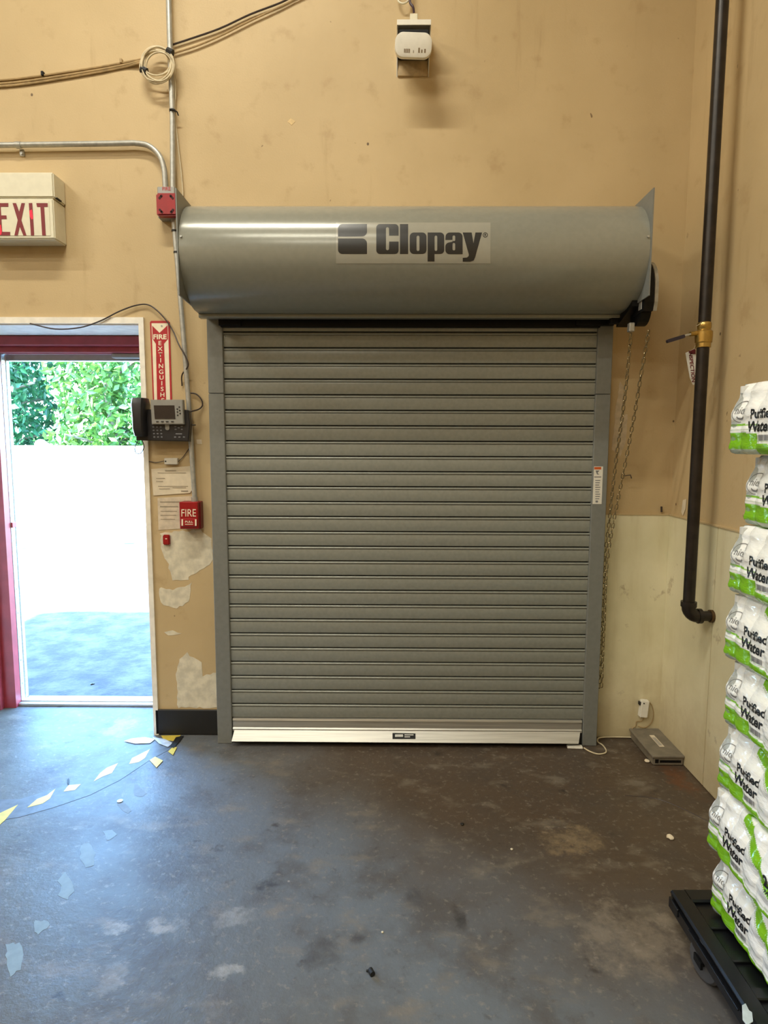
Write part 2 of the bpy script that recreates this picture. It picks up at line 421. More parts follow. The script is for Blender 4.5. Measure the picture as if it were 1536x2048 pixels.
# casing round the side door opening (a thin white corner bead, wrapped into the opening)
bm = new()
box(bm, DX1 - 0.004, DX1 + 0.021, -0.012, 0.0, 0, DZ + 0.030); box(bm, DX0 - 0.026, DX1 - 0.004, -0.012, 0.0, DZ, DZ + 0.030)
box(bm, DX0 - 0.026, DX0 + 0.004, -0.012, 0.0, 0, DZ)
box(bm, DX0, DX1, 0.0, 0.27, DZ - 0.006, DZ + 0.0)
box(bm, DX1 - 0.006, DX1, 0.0, 0.27, 0, DZ - 0.006); box(bm, DX0, DX0 + 0.006, 0.0, 0.27, 0, DZ - 0.006)
structure('trim_1', bm, M_TRIM)

# the dark red steel side door, swung out against the outside wall
door = structure('door_1', loc=(-1.72, 0.35, 0))
HZ = 2.106 - 0.02
bm = new(); box(bm, DX0, DX1, 0.28, 0.42, 2.030, HZ - 0.006, 0.004); obj('frame_header', bm, M_REDP, door)
bm = new(); box(bm, -2.14, -1.30, 0.33, 0.40, 2.000, 2.030, 0.003); obj('door_stop', bm, M_REDP, door)
bm = new(); box(bm, -2.13, -1.30, 0.405, 0.45, 1.965, 2.003, 0.003); box(bm, -1.52, -1.34, 0.36, 0.405, 1.975, 2.0, 0.004); obj('weather_strip', bm, M_SILVER, door)
bm = new(); prism(bm, [(DX0, 0.28, 0), (-2.20, 0.28, 0), (-2.20, 0.312, 0), (-2.133, 0.312, 0), (-2.133, 0.36, 0), (-2.15, 0.36, 0), (-2.15, 0.42, 0), (DX0, 0.42, 0)], (0, 0, 2.03)); obj('jamb', bm, M_REDP, door)
bm = new(); prism(bm, [(DX1, 0.28, 0), (-1.262, 0.28, 0), (-1.262, 0.345, 0), (-1.30, 0.345, 0), (-1.30, 0.42, 0), (DX1, 0.42, 0)], (0, 0, 2.03)); obj('jamb', bm, M_REDP, door)
bm = new(); box(bm, -2.135, -1.30, 0.335, 0.45, 0, 0.018, 0.004); box(bm, -2.135, -1.30, 0.36, 0.40, 0.016, 0.026, 0.003); obj('threshold', bm, M_ALU, door)
bm = new(); box(bm, -2.148, -2.131, 0.363, 0.400, 0.02, 2.0, 0.002); cyl(bm, (-2.138, 0.413, 0.02), (-2.138, 0.413, 2.0), 0.010, 12); box(bm, -2.150, -2.133, 0.424, 0.440, 0.02, 2.0, 0.002)
for k in range(14): cyl(bm, (-2.132, 0.382, 0.12 + 0.14 * k), (-2.1285, 0.382, 0.12 + 0.14 * k), 0.006, 8)
hg = obj('hinge', bm, M_ALU, door, True)
bm = new(); box(bm, -2.131, -2.122, 0.362, 0.40, 1.035, 1.065, 0.002); obj('strike', bm, M_REDP, door)
bm = new(); q = Matrix.Translation((-2.235, 0.470, 0)) @ Matrix.Rotation(R(172), 4, 'Z')
box(bm, 0.0, 0.84, -0.045, 0.0, 0.03, 1.99, 0.003); bmesh.ops.transform(bm, matrix=q, verts=bm.verts[:])
obj('door_leaf', bm, M_REDP, door)

# plaster laid bare where the paint has come off beside the side door
def blob(pts, y, thick=0.0012, wob=0.006, seed=0, fn=W):
    rnd = random.Random(seed); o = []
    P = [Vector((a, b)) for a, b in pts]
    for i in range(len(P)):
        a, b = P[i], P[(i + 1) % len(P)]; n = max(2, int((b - a).length / 7))
        for k in range(n):
            t = a.lerp(b, k / n); o.append((t.x + rnd.uniform(-1, 1) * wob * 400, t.y + rnd.uniform(-1, 1) * wob * 400))
    return o
def wall_patch(pts, seed, mat=M_PATCH, wob=0.005):
    bm = fill2d([blob(pts, 0, wob=wob, seed=seed)])
    remap(bm, lambda c: W(c.x, c.y, -0.0012))
    r = bmesh.ops.extrude_face_region(bm, geom=bm.faces[:]); bmesh.ops.translate(bm, vec=(0, 0.0011, 0), verts=[v for v in r['geom'] if isinstance(v, bmesh.types.BMVert)])
    return obj('plaster_patch', bm, mat, wall_back)
wall_patch([(321, 1066), (400, 1060), (424, 1078), (424, 1125), (400, 1140), (382, 1150), (376, 1160), (345, 1160), (336, 1128), (322, 1102)], 1)
wall_patch([(317, 1175), (345, 1180), (384, 1166), (378, 1205), (352, 1216), (320, 1206)], 2)
wall_patch([(360, 1318), (374, 1306), (388, 1316), (402, 1325), (405, 1352), (434, 1346), (434, 1415), (356, 1415), (352, 1350)], 3)
wall_patch([(329, 1266), (347, 1261), (362, 1268), (346, 1272)], 4)
wall_patch([(1240, 762), (1248, 775), (1242, 850), (1232, 905), (1224, 900), (1230, 830)], 5, plain('chipped_paint', (196, 178, 148), 0.8), 0.003)
wall_patch([(1246, 830), (1256, 828), (1252, 880), (1240, 915), (1236, 900)], 6, plain('chipped_paint', (196, 178, 148), 0.8), 0.003)
wall_patch([(575, 243), (582, 237), (590, 243), (584, 250)], 8, plain('wall_filler', (220, 192, 140), 0.7), 0.002)

# ------------------------------------------------------------ rolling steel shutter
rd = thing('rolling_shutter', (0.1, -0.05, 0), 'closed grey rolling steel shutter door under a round hood in the tan wall', 'shutter door')
GX = (-0.862, -0.788, 0.978, 1.050)
for x0, x1 in ((GX[0], GX[1]), (GX[2], GX[3])):
    bm = new(); z1 = W(430, 787, -0.1).z
    box(bm, x0, x1, -0.100, 0, 0.0, z1 - 0.0008, 0.003); box(bm, x0, x1, -0.100, 0, z1 + 0.0008, 2.10, 0.003)
    obj('guide', bm, M_GUIDE, rd)
zt, zb, NS = 2.037, 0.134, 26
ph = (zt - zb) / NS
prof = [(0.0, 0.0), (-0.014, 0.0008), (-0.0168, 0.0020), (-0.0175, 0.0038), (-0.0175, 0.0545), (-0.0172, 0.0556), (-0.0138, 0.0562), (-0.0136, 0.0574)]
prof += [(-0.0140 - 0.0062 * math.cos(R(a)), 0.0630 + 0.0056 * math.sin(R(a))) for a in np.linspace(-62, 112, 14)] + [(0.0, 0.0690)]
sc = ph / 0.0732
slat0 = None
for k in range(NS + 1):
    if slat0 is None:
        bm = new(); extrude_x(bm, [(-0.070 + y, zb + z * sc) for y, z in prof], GX[1] - 0.01, GX[2] + 0.01)
        slat0 = obj('slat', bm, M_DOOR, rd, True)
    else:
        s = slat0.copy(); COL.objects.link(s); s.location = (0, 0, ph * k)
bm = new(); extrude_x(bm, [(-0.074, 0.12), (-0.0738, zt + 0.07), (-0.07, zt + 0.07), (-0.07, 0.12)], GX[1], GX[2]); obj('curtain_backing', bm, M_BLACK, rd)
# aluminium bottom bar with the splayed lower leg
bm = new(); extrude_x(bm, [(-0.072, zb - 0.001), (-0.094, zb - 0.003), (-0.097, zb - 0.012), (-0.093, zb - 0.020), (-0.0925, zb - 0.050), (-0.098, zb - 0.056), (-0.098, zb - 0.066), (-0.080, zb - 0.068), (-0.072, zb - 0.060)], GX[1] + 0.004, GX[2] - 0.004)
bar = obj('bottom_bar', bm, M_ALU, rd)
bm = new(); prism(bm, [(GX[1] + 0.012, -0.098, zb - 0.062), (GX[2] - 0.012, -0.098, zb - 0.062), (GX[2] - 0.030, -0.135, 0.030), (GX[1] + 0.006, -0.135, 0.030)], (0, 0.004, -0.004))
obj('angle_leg', bm, M_ALU, bar)
bm = new(); box(bm, GX[1] + 0.004, GX[2] - 0.004, -0.092, -0.076, 0.006, zb - 0.062); obj('gap_shade', bm, M_BLACK, bar)  # black strip standing in for the shade in the gap below the bar
def leg_pt(px, py):     # a point on the splayed leg
    d = ray(px, py); a = Vector((0, -0.098, zb - 0.062)); n = Vector((0, 0.030 - (zb - 0.062), 0.037)).normalized()
    t = (a - EYE).dot(n) / d.dot(n); return EYE + d * t
bm = fill2d([[(785, 1466), (831, 1467), (831, 1478), (785, 1478)]]); remap(bm, lambda c: leg_pt(c.x, c.y) + Vector((0, -0.001, 0.0008)))
pl = obj('rating_plate', bm, M_BLACKM, bar)
bm = new()
for a, b, c, d in ((790, 1469, 806, 1474), (809, 1469, 827, 1471), (809, 1473, 820, 1475)):
    f = fill2d([[(a, b), (c, b), (c, d), (a, d)]]); merge(bm, f, lambda q: leg_pt(q.x, q.y) + Vector((0, -0.0018, 0.0016)))
obj('print', bm, M_STEEL, bar)
# black strip put in as the hood's shadow, and brackets below the hood
bm = new(); box(bm, GX[1] - 0.005, GX[2] + 0.005, -0.115, -0.095, 2.052, 2.11, 0.002); obj('hood_shadow', bm, M_BLACKM, rd)
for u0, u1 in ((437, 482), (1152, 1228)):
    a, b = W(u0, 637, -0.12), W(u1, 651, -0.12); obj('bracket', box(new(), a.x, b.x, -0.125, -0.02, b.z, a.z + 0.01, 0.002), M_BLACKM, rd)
# end plates
PLX = (-0.868, 1.063); PZ0, PZ1, PY = 2.118, 2.540, -0.455
for x, s in ((PLX[0], -1), (PLX[1], 1)):
    bm = new(); prism(bm, [(x, 0.0, PZ1), (x, PY, PZ1), (x, PY, PZ0), (x, -0.20, PZ0 - 0.012), (x, 0.0, PZ0 - 0.012)], (s * 0.005, 0, 0)); obj('end_plate', bm, M_GUIDE, rd)
# the rolled sheet hood
HC, HR = (-0.232, 2.316), 0.220
def hood_profile(r):
    p = [(0.0, HC[1] + r), (-0.10, HC[1] + r)]
    p += [(HC[0] + r * math.cos(R(a)), HC[1] + r * math.sin(R(a))) for a in np.linspace(90, 262, 56)]
    return p
lipz = HC[1] - HR
pro = hood_profile(HR) + [(-0.200, lipz - 0.001), (-0.203, lipz - 0.004), (-0.203, lipz - 0.014), (-0.199, lipz - 0.018), (-0.165, lipz - 0.018)]
pri = [(-0.165, lipz - 0.015), (-0.197, lipz - 0.015), (-0.197, lipz + 0.002)] + hood_profile(HR - 0.003)[::-1]
bm = new(); extrude_x(bm, pro + pri, PLX[0] + 0.0005, PLX[1] - 0.0005)
hood = obj('hood', bm, M_HOOD, rd, True)
for x in (PLX[0] + 0.012, PLX[1] - 0.012):
    y, z = HC[0] + HR * math.cos(R(171)), HC[1] + HR * math.sin(R(171))
    obj('screw', cyl(new(), (x, y + 0.004, z), (x, y - 0.006, z + 0.001), 0.0045, 8), M_STEEL, hood)
def hood_pt(px, py, off):
    d = ray(px, py); r = HR + off
    oy, oz = EYE.y - HC[0], EYE.z - HC[1]; a = d.y ** 2 + d.z ** 2; b = 2 * (oy * d.y + oz * d.z); c = oy * oy + oz * oz - r * r
    t = (-b - math.sqrt(b * b - 4 * a * c)) / (2 * a); return EYE + d * t
def hood_print(loops, off, lo, hi):
    bm = fill2d(loops); cuts(bm, 1, lo, hi, 3.0)
    return remap(bm, lambda c: hood_pt(c.x, c.y, off))
bm = hood_print([[(672, 445), (981, 445), (981, 527), (672, 527)]], 0.0007, 440, 530); obj('decal', bm, M_DECAL, hood, True)
K = 340.0 / 1536.0
def lg(l): return [(660 + x * K, 430 + y * K) for x, y in l]
def slot(x0, x1, y0, y1):
    r = (x1 - x0) / 2; return arc((x0 + x1) / 2, y0 + r, r, 180, 360, 6) + arc((x0 + x1) / 2, y1 - r, r, 0, 180, 6)
glyphs = [
    [[(72, 195)] + arc(112, 122, 40, 180, 270) + [(334, 82), (334, 150)] + arc(290, 150, 44, 0, 90)],
    [[(72, 212), (290, 212)] + arc(290, 256, 44, -90, 0) + [(334, 352)] + arc(112, 312, 40, 90, 180)],
    [arc(452, 116, 34, 180, 270) + arc(586, 116, 34, 270, 360) + [(620, 186), (534, 186)] + arc(519, 124, 14, 0, -180) + arc(519, 304, 14, 180, 0) + [(534, 240), (620, 240)] + arc(586, 318, 34, 0, 90) + arc(452, 318, 34, 90, 180)],
    [[(632, 82), (706, 82), (706, 352), (632, 352)]],
    [rrect(720, 158, 872, 352, 38), slot(782, 808, 186, 325)],
    [[(882, 158)] + arc(996, 194, 36, 270, 360) + arc(996, 316, 36, 0, 90) + [(944, 352), (944, 420), (882, 420)], slot(945, 969, 186, 325)],
    [arc(1082, 196, 38, 180, 270) + arc(1160, 196, 38, 270, 360) + [(1198, 354)] + arc(1080, 316, 38, 90, 180) + arc(1080, 286, 38, 180, 250) + [(1108, 240), (1108, 224), (1042, 224)], slot(1107, 1131, 252, 320), slot(1107, 1131, 184, 236)],
    [[(1199, 158), (1280, 158), (1296, 255), (1314, 158), (1374, 158), (1312, 378), (1298, 410), (1266, 422), (1199, 422), (1199, 387), (1236, 385), (1252, 372), (1254, 356)]],
    [arc(1403, 180, 23, 0, 360, 18)[:-1], arc(1403, 180, 17, 0, 360, 18)[:-1]],
    [[(1396, 170), (1406, 170), (1410, 175), (1406, 181), (1411, 190), (1406, 190), (1401, 182), (1401, 190), (1396, 190)]],
]
bm = new()
for g in glyphs: merge(bm, hood_print([lg(l) for l in g], 0.0013, 440, 530))
obj('lettering', bm, plain('black_logo_print', (44, 43, 41), 0.32, 0.0, 0.03), hood, True)
# warning label on the guide at the right
a, b = W(1188, 933, -0.1), W(1203, 1008, -0.1)
bm = new(); box(bm, a.x, b.x, -0.1012, -0.100, b.z, a.z); lab = obj('warning_label', bm, M_WHITE, rd)
def flat_quad(bm, px0, py0, px1, py1, y, fn=W):
    f = fill2d([[(px0, py0), (px1, py0), (px1, py1), (px0, py1)]]); return merge(bm, f, lambda c: fn(c.x, c.y, y))
bm = flat_quad(new(), 1188.5, 934, 1202.5, 939, -0.1016); obj('print', bm, plain('orange_print', (200, 92, 40), 0.5), lab)
bm = new(); flat_quad(bm, 1188.5, 953, 1202.5, 955, -0.1016)
f = fill2d([[(1191, 941), (1199, 941), (1195, 946), (1199, 949), (1194, 949)]]); merge(bm, f, lambda c: W(c.x, c.y, -0.1016))
for k in range(9): flat_quad(bm, 1190.5, 960 + k * 4.6, 1200.5 - (k % 3), 961.6 + k * 4.6, -0.1016)
flat_quad(bm, 1191, 1001, 1196, 1005, -0.1016)
obj('print', bm, M_GINK, lab)
# hand chain operator at the end of the hood
ho = obj('chain_operator', None or (lambda b: (cyl(b, (1.072, -0.300, 2.135), (1.100, -0.300, 2.135), 0.085, 24),
      cyl(b, (1.085, -0.265, 2.085), (1.118, -0.265, 2.085), 0.055, 20), cyl(b, (1.06, -0.30, 2.135), (1.125, -0.30, 2.135), 0.022, 12),
      prism(b, [(1.04, -0.34, 2.16), (1.04, -0.16, 2.07), (1.04, -0.16, 2.045), (1.04, -0.34, 2.10)], (0.06, 0, 0)),
      box(b, 1.00, 1.10, -0.20, -0.17, 2.055, 2.085, 0.004), b)[-1])(new()), M_BLACKM, rd, True)
bm = new(); cen = Vector((0, -0.302, 2.165))
arc_ = [(cen.y + 0.100 * math.cos(R(a)), cen.z + 0.125 * math.sin(R(a))) for a in np.linspace(80, 180, 12)] + [(cen.y - 0.100, cen.z - 0.06), (cen.y - 0.090, cen.z - 0.095)]
inn = [(y + 0.004 if y < cen.y - 0.05 else y, z - 0.004 if y >= cen.y - 0.05 else z) for y, z in arc_]
prism(bm, [(1.111, y, z) for y, z in arc_ + inn[::-1]], (0.014, 0, 0)); obj('chain_guard', bm, M_STEEL, ho)
bm = new(); prism(bm, [(1.070, y, z) for y, z in inn + [(cen.y + 0.02, cen.z - 0.10)]], (0.0405, 0, 0)); cyl(bm, (1.072, -0.30, 2.085), (1.116, -0.30, 2.085), 0.062, 20); obj('sprocket', bm, M_BLACKM, ho)
bm = new(); a, b = W(1257, 646, -0.30), W(1267, 664, -0.30); box(bm, a.x, b.x, -0.315, -0.285, b.z, a.z, 0.003); obj('chain_guide', bm, M_STEEL, ho)
bm = new(); a, b = W(1276, 604, -0.34), W(1284, 622, -0.34); box(bm, a.x + 0.004, b.x, -0.372, -0.335, b.z, a.z, 0.002); obj('stop_tab', bm, M_STEEL, ho)

# ------------------------------------------------------------ hand chain
ch = thing('hand_chain', (1.10, -0.06, 0.30), 'long loop of bright steel chain hanging beside the grey shutter', 'chain')
def link_mesh():
    bm = new(); L, r, t = 0.0135, 0.0062, 0.0025; c = []
    for k in range(7): a = math.pi * k / 6; c.append((r * math.cos(a), 0, L / 2 + r * math.sin(a)))
    for k in range(7): a = math.pi + math.pi * k / 6; c.append((r * math.cos(a), 0, -L / 2 + r * math.sin(a)))
    tube(bm, c, t, 5, True); bmesh.ops.recalc_face_normals(bm, faces=bm.faces[:])
    me = bpy.data.meshes.new('link'); bm.to_mesh(me); bm.free(); me.materials.append(M_ZINC)
    for f in me.polygons: f.use_smooth = True
    return me
LM = link_mesh()
def strand(keys):
    pts = smooth_path(keys, 30); pitch = 0.0215; acc, last, out_ = 0.0, pts[0], [pts[0]]
    for p in pts[1:]:
        acc += (p - last).length; last = p
        if acc >= pitch: out_.append(p.copy()); acc = 0.0
    return out_
rightS = [W(1298, 660, -0.36), W(1283, 745, -0.31), W(1268, 835, -0.25), W(1246, 950, -0.18), W(1226, 1050, -0.13), W(1214, 1130, -0.105), W(1208, 1260, -0.085), W(1203, 1368, -0.075), W(1200, 1380, -0.072)]
leftS = [W(1262, 666, -0.30), W(1254, 755, -0.26), W(1245, 830, -0.21), W(1231, 930, -0.15), W(1219, 1040, -0.10), W(1211, 1110, -0.075), W(1205, 1220, -0.062), W(1198, 1340, -0.06), W(1198, 1376, -0.066)]
n = 0
for keys in (rightS, leftS):
    P = strand(keys)
    for i in range(len(P) - 1):
        a, b = P[i], P[i + 1]; d = (b - a)
        o = bpy.data.objects.new('link', LM); COL.objects.link(o); o.parent = ch
        q = d.to_track_quat('Z', 'X'); o.rotation_mode = 'QUATERNION'; o.rotation_quaternion = q @ Matrix.Rotation(R(45 + 90 * (i % 2)), 3, 'Z').to_quaternion()
        o.location = (a + b) / 2 - base_of(ch); n += 1

# ------------------------------------------------------------ exit sign
EY = -0.105
e0, e1 = W(104, 344, EY), W(108, 478, EY); seam = W(100, 396, EY).z
ex0 = e0.x - 0.40
ex = thing('exit_sign', (ex0 + 0.2, 0, e1.z), 'white exit sign box with red letters high beside the side door', 'sign')
bm = new(); box(bm, ex0, e0.x + 0.004, EY, 0, seam + 0.002, e0.z, 0.006, 2); obj('battery_housing', bm, M_CREAM, ex)
bm = new(); box(bm, ex0, e1.x + 0.006, EY - 0.002, 0, e1.z, seam - 0.002, 0.005, 2); obj('lamp_housing', bm, M_CREAM, ex)
bm = new(); box(bm, ex0 + 0.012, e1.x - 0.012, EY - 0.004, EY, e1.z + 0.012, seam - 0.014, 0.002); obj('face_plate', bm, M_CREAM, ex)
KE = 140 / 1536.0
def ep(l): return [(x * KE, 320 + y * KE) for x, y in l]
def exit_letter(loops, mat):
    bm = fill2d([ep(l) for l in loops]); remap(bm, lambda c: W(c.x, c.y, EY - 0.0052)); return obj('letter', bm, plain('deep_red_letter', (122, 10, 22), 0.5, 0, 0.05), ex)
exit_letter([[(-65, 945), (182, 945), (182, 1025), (15, 1025), (24, 1215), (140, 1215), (145, 1295), (30, 1295), (48, 1575), (222, 1578), (222, 1655), (-30, 1655)]], M_REDINK)
exit_letter([[(275, 945), (352, 945), (420, 1135), (470, 945), (545, 945), (468, 1320), (580, 1655), (512, 1655), (432, 1465), (388, 1655), (315, 1655), (388, 1320)]], M_REDINK)
exit_letter([[(630, 945), (708, 945), (750, 1655), (678, 1655)]], M_REDINK)
exit_letter([[(795, 945), (1045, 945), (1048, 1028), (968, 1030), (1004, 1655), (925, 1655), (885, 1030), (812, 1030)]], M_REDINK)
bm = fill2d([ep([(645, 1110), (700, 1090), (728, 1290), (690, 1300), (655, 1230)])]); remap(bm, lambda c: W(c.x, c.y, EY - 0.0058)); obj('lamp_spot', bm, M_GLOW, ex, label='lamp glowing through the red letter')
bm = fill2d([ep([(-20, 1440), (15, 1420), (40, 1570), (20, 1640), (-20, 1640)])]); remap(bm, lambda c: W(c.x, c.y, EY - 0.0058)); obj('lamp_spot', bm, M_GLOW, ex, label='lamp glowing through the red letter')
bm = new(); v = W(105, 393, EY); box(bm, v.x + 0.002, v.x + 0.012, EY + 0.02, EY + 0.06, v.z - 0.002, v.z + 0.004, 0.001); obj('clip', bm, M_BLACK, ex)

# ------------------------------------------------------------ wireless access point
AY = -0.06
a, b = W(794, 40, -0.13), W(862, 70, -0.13)
ap = thing('wireless_access_point', ((a.x + b.x) / 2, 0, b.z - 0.1), 'white wireless access point hanging on its bracket high on the wall', 'network device')
t0 = W(828, 48, -0.13)
XA0, XA1 = a.x, b.x
bm = new(); prism(bm, [(XA0, 0, a.z + 0.005), (XA0, -0.13, a.z), (XA0, -0.13, a.z - 0.022), (XA0, -0.11, a.z - 0.026), (XA0, -0.03, a.z - 0.10), (XA0, 0, a.z - 0.165)], (0.004, 0, 0))
prism(bm, [(XA1, 0, a.z + 0.005), (XA1, -0.13, a.z), (XA1, -0.13, a.z - 0.022), (XA1, -0.11, a.z - 0.026), (XA1, -0.03, a.z - 0.10), (XA1, 0, a.z - 0.165)], (-0.004, 0, 0))
box(bm, XA0, XA1, -0.13, 0.0, a.z - 0.004, a.z + 0.001, 0.001); box(bm, XA0, XA1, -0.133, -0.128, a.z - 0.022, a.z + 0.001, 0.001)
obj('bracket', bm, M_WHITE, ap)
bm = new(); box(bm, XA0 + 0.008, XA1 - 0.008, -0.145, -0.01, a.z - 0.10, a.z - 0.045, 0.004); obj('mount', bm, M_BLACKM, ap)
bm = new(); box(bm, XA0 + 0.005, XA1 - 0.005, -0.010, 0, a.z - 0.165, a.z, 0.002); obj('back_plate', bm, M_TANCABLE, ap)
bm = new(); box(bm, XA0 + 0.03, XA1 - 0.03, -0.175, -0.06, a.z - 0.115, a.z - 0.075, 0.006); obj('pivot', bm, M_BLACKM, ap)
# rounded square body, tilted down to face the floor
cx = (XA0 + XA1) / 2 - 0.004; hw = 0.081
bm = new(); loops = []
for off, dpt in ((0.010, -0.012), (0.002, -0.010), (0.0, 0.0), (0.0, 0.018), (0.008, 0.030)):
    loops.append([bm.verts.new((x, dpt, z)) for x, z in rrect(-hw + off, -0.047 + off, hw - off, 0.047 - off, 0.036 - off, 8)])
for A, B in zip(loops, loops[1:]):
    for k in range(len(A)): bm.faces.new((A[k], A[(k + 1) % len(A)], B[(k + 1) % len(A)], B[k]))
bm.faces.new(loops[0]); bm.faces.new(loops[-1][::-1])
cc = W(823, 91, -0.185)
AM = Matrix.Translation((cx, -0.185, cc.z)) @ Matrix.Rotation(R(2), 4, 'Y') @ Matrix.Rotation(R(16), 4, 'X')
bmesh.ops.transform(bm, matrix=AM, verts=bm.verts[:]); body = obj('body', bm, M_WHITE, ap, True)
bm = new()
for x, wd, h in ((-0.040, .004, .018), (-0.033, .004, .018), (-0.026, .004, .018), (-0.019, .004, .018), (0.000, .0025, .012), (0.022, .006, .024), (0.035, .005, .016), (0.048, .006, .020)):
    box(bm, x, x + wd, -0.0128, -0.0118, -0.030 + (0.002 if x > 0 else 0), -0.030 + h * .8)
bmesh.ops.transform(bm, matrix=AM, verts=bm.verts[:]); obj('print', bm, plain('brown_print', (120, 98, 66), 0.5), body)
bm = new(); c0 = W(828, 24, -0.05); box(bm, c0.x - 0.018, c0.x + 0.018, -0.05, 0.0, a.z, W(828, 26, -0.05).z, 0.003); obj('junction_plate', bm, M_CREAM, ap)
cab = obj('network_cable', tube(new(), smooth_path([W(828, 26, -0.04), W(826, 14, -0.05), W(820, 4, -0.045), W(822, -18, -0.03), W(826, -60, -0.02), W(824, -160, -0.02), W(826, -420, -0.02)]), 0.0055, 8), plain('violet_cable', (70, 52, 66), 0.5), None, True)
tag(cab, 'dark cable coming down into the wireless access point', 'cable')
cab = obj('cable_loop', tube(new(), smooth_path([W(795, -14, -0.02), W(797, 2, -0.03), W(806, 7, -0.035), W(816, 2, -0.03), W(822, -12, -0.02)]), 0.004, 8), M_CREAM, None, True)
tag(cab, 'pale loop of spare cable above the wireless access point', 'cable')

# ------------------------------------------------------------ conduits
CY = -0.030
cv = thing('vertical_conduit', W(346, 370, CY), 'bare steel conduit running up the wall from the fire horn', 'conduit')
P = [Vector((W(334, -60, CY).x - 0.02, CY, CEIL)), W(336, -60, CY), W(339, 60, CY), W(345, 230, CY), W(346, 378, CY)]
obj('tube', tube(new(), P, 0.0125, 14), M_STEEL, cv, True)
for py, px in ((100, 340.5), (222, 345)):
    c = W(px, py, CY); obj('strap', cyl(new(), c + Vector((0, 0, -0.005)), c + Vector((0, 0, 0.005)), 0.0145, 14), M_STEEL if py < 200 else M_BLACK, cv, True)
hc = thing('bent_conduit', W(120, 290, CY), 'long level steel conduit above the exit sign bending down to the fire horn', 'conduit')
P = smooth_path([W(-120, 291, CY), W(-20, 290.5, CY)], 2) + [W(230, 287, CY)] + smooth_path([W(268, 286, CY), W(296, 291, CY), W(318, 310, CY), W(328, 338, CY), W(331, 378, CY)], 6)
obj('tube', tube(new(), P, 0.0125, 14), M_STEEL, hc, True)
c = W(37, 290, CY); bm = new(); cyl(bm, c + Vector((-0.012, 0, 0)), c + Vector((0.012, 0, 0)), 0.0150, 14); box(bm, c.x - 0.010, c.x + 0.012, -0.010, 0.0, c.z - 0.040, c.z - 0.008, 0.003); cyl(bm, (c.x + 0.002, -0.016, c.z - 0.028), (c.x + 0.002, -0.006, c.z - 0.028), 0.007, 8)
obj('strap', bm, M_STEEL, hc, True)
lc = thing('lower_conduit', W(388, 1000, CY), 'thin steel conduit leaning down past the desk phone to the red fire pull station', 'conduit')
P = [W(347, 436, CY), W(356, 540, CY), W(366, 660, CY), W(377, 800, CY), W(385, 930, CY), W(390, 1003, CY)]
obj('tube', tube(new(), P, 0.0120, 14), M_STEEL, lc, True)
for px, py in ((349, 462), (353, 505)):
    c = W(px, py, CY); obj('strap', cyl(new(), c + Vector((0, 0, -0.004)), c + Vector((0, 0, 0.004)), 0.0140, 14), M_BLACK, lc, True)
c = W(389, 998, CY); obj('connector', cyl(new(), c + Vector((0, 0, -0.014)), c + Vector((0, 0, 0.010)), 0.0165, 14), M_STEEL, lc, True)

# fire horn
HY = -0.085
a, b = W(314, 373, -0.05), W(351, 436, -0.05)
fh = thing('fire_alarm_horn', ((a.x + b.x) / 2, 0, b.z), 'red fire alarm horn on a grey box beside the shutter hood', 'fire alarm')
bm = new(); box(bm, a.x, b.x, -0.050, 0, b.z, a.z, 0.003); obj('back_box', bm, M_SILVER, fh)
c, d = W(311, 385, HY), W(354, 431, HY)
bm = new(); box(bm, c.x, d.x, HY, -0.045, d.z, c.z, 0.007, 2); hb = obj('horn_body', bm, M_RED, fh)
bm = new()
cxm, czm = (c.x + d.x) / 2, (c.z + d.z) / 2
for sx in (-1, 1):
    for sz in (-1, 1):
        for k in range(3):
            a0 = [(0.030, 0.036), (0.037, 0.029), (0.026, 0.040)][k]
            cyl(bm, (cxm + sx * a0[0] * .82, HY - 0.002, czm + sz * a0[1] * .9), (cxm + sx * a0[0] * .82, HY + 0.004, czm + sz * a0[1] * .9), 0.0055, 8)
obj('sound_hole', bm, plain('dark_red_hole', (60, 10, 12), 0.7), hb)
t = text2d('FIRE', 0.02); t0_ = W(333, 381, -0.05)
remap(t, lambda q: Vector((t0_.x + q.x * 0.016, -0.0508, t0_.z + q.y * 0.016))); obj('lettering', t, M_REDINK, fh)

# ------------------------------------------------------------ cables on the wall
g = 'painted-over cables running in from the left'
for i, (ofs, y, m) in enumerate(((-1.5, -0.007, M_TANCABLE), (5.5, -0.009, M_TANCABLE), (11.0, -0.006, M_TANCABLE))):
    pts = [W(-60, 164 + ofs, y), W(0, 162 + ofs, y), W(60, 156 + ofs, y), W(130, 146 + ofs * .9, y), W(200, 135 + ofs * .8, y), (W(250, 126 + ofs * .7, y)), W(284, 119 + ofs * .5, -0.02)]
    o = obj('wall_cable', tube(new(), smooth_path(pts, 4), 0.0050, 7), m, None, True)
    tag(o, ['topmost of three tan cables sloping up to the cable coil', 'middle one of three tan cables sloping up to the cable coil', 'lowest of three tan cables sloping up to the cable coil'][i], 'cable', g)
for k, (px, py) in enumerate(((86, 150), (243, 125))):
    c = W(px, py, -0.008); o = obj('cable_clip', box(new(), c.x - 0.006, c.x + 0.006, -0.018, 0, c.z - 0.006, c.z + 0.014, 0.002), M_BLACKM if k == 0 else M_TANCABLE, None)
    tag(o, ['small black clip on the tan cables', 'small tan clip on the tan cables near the coil'][k], 'cable clip')
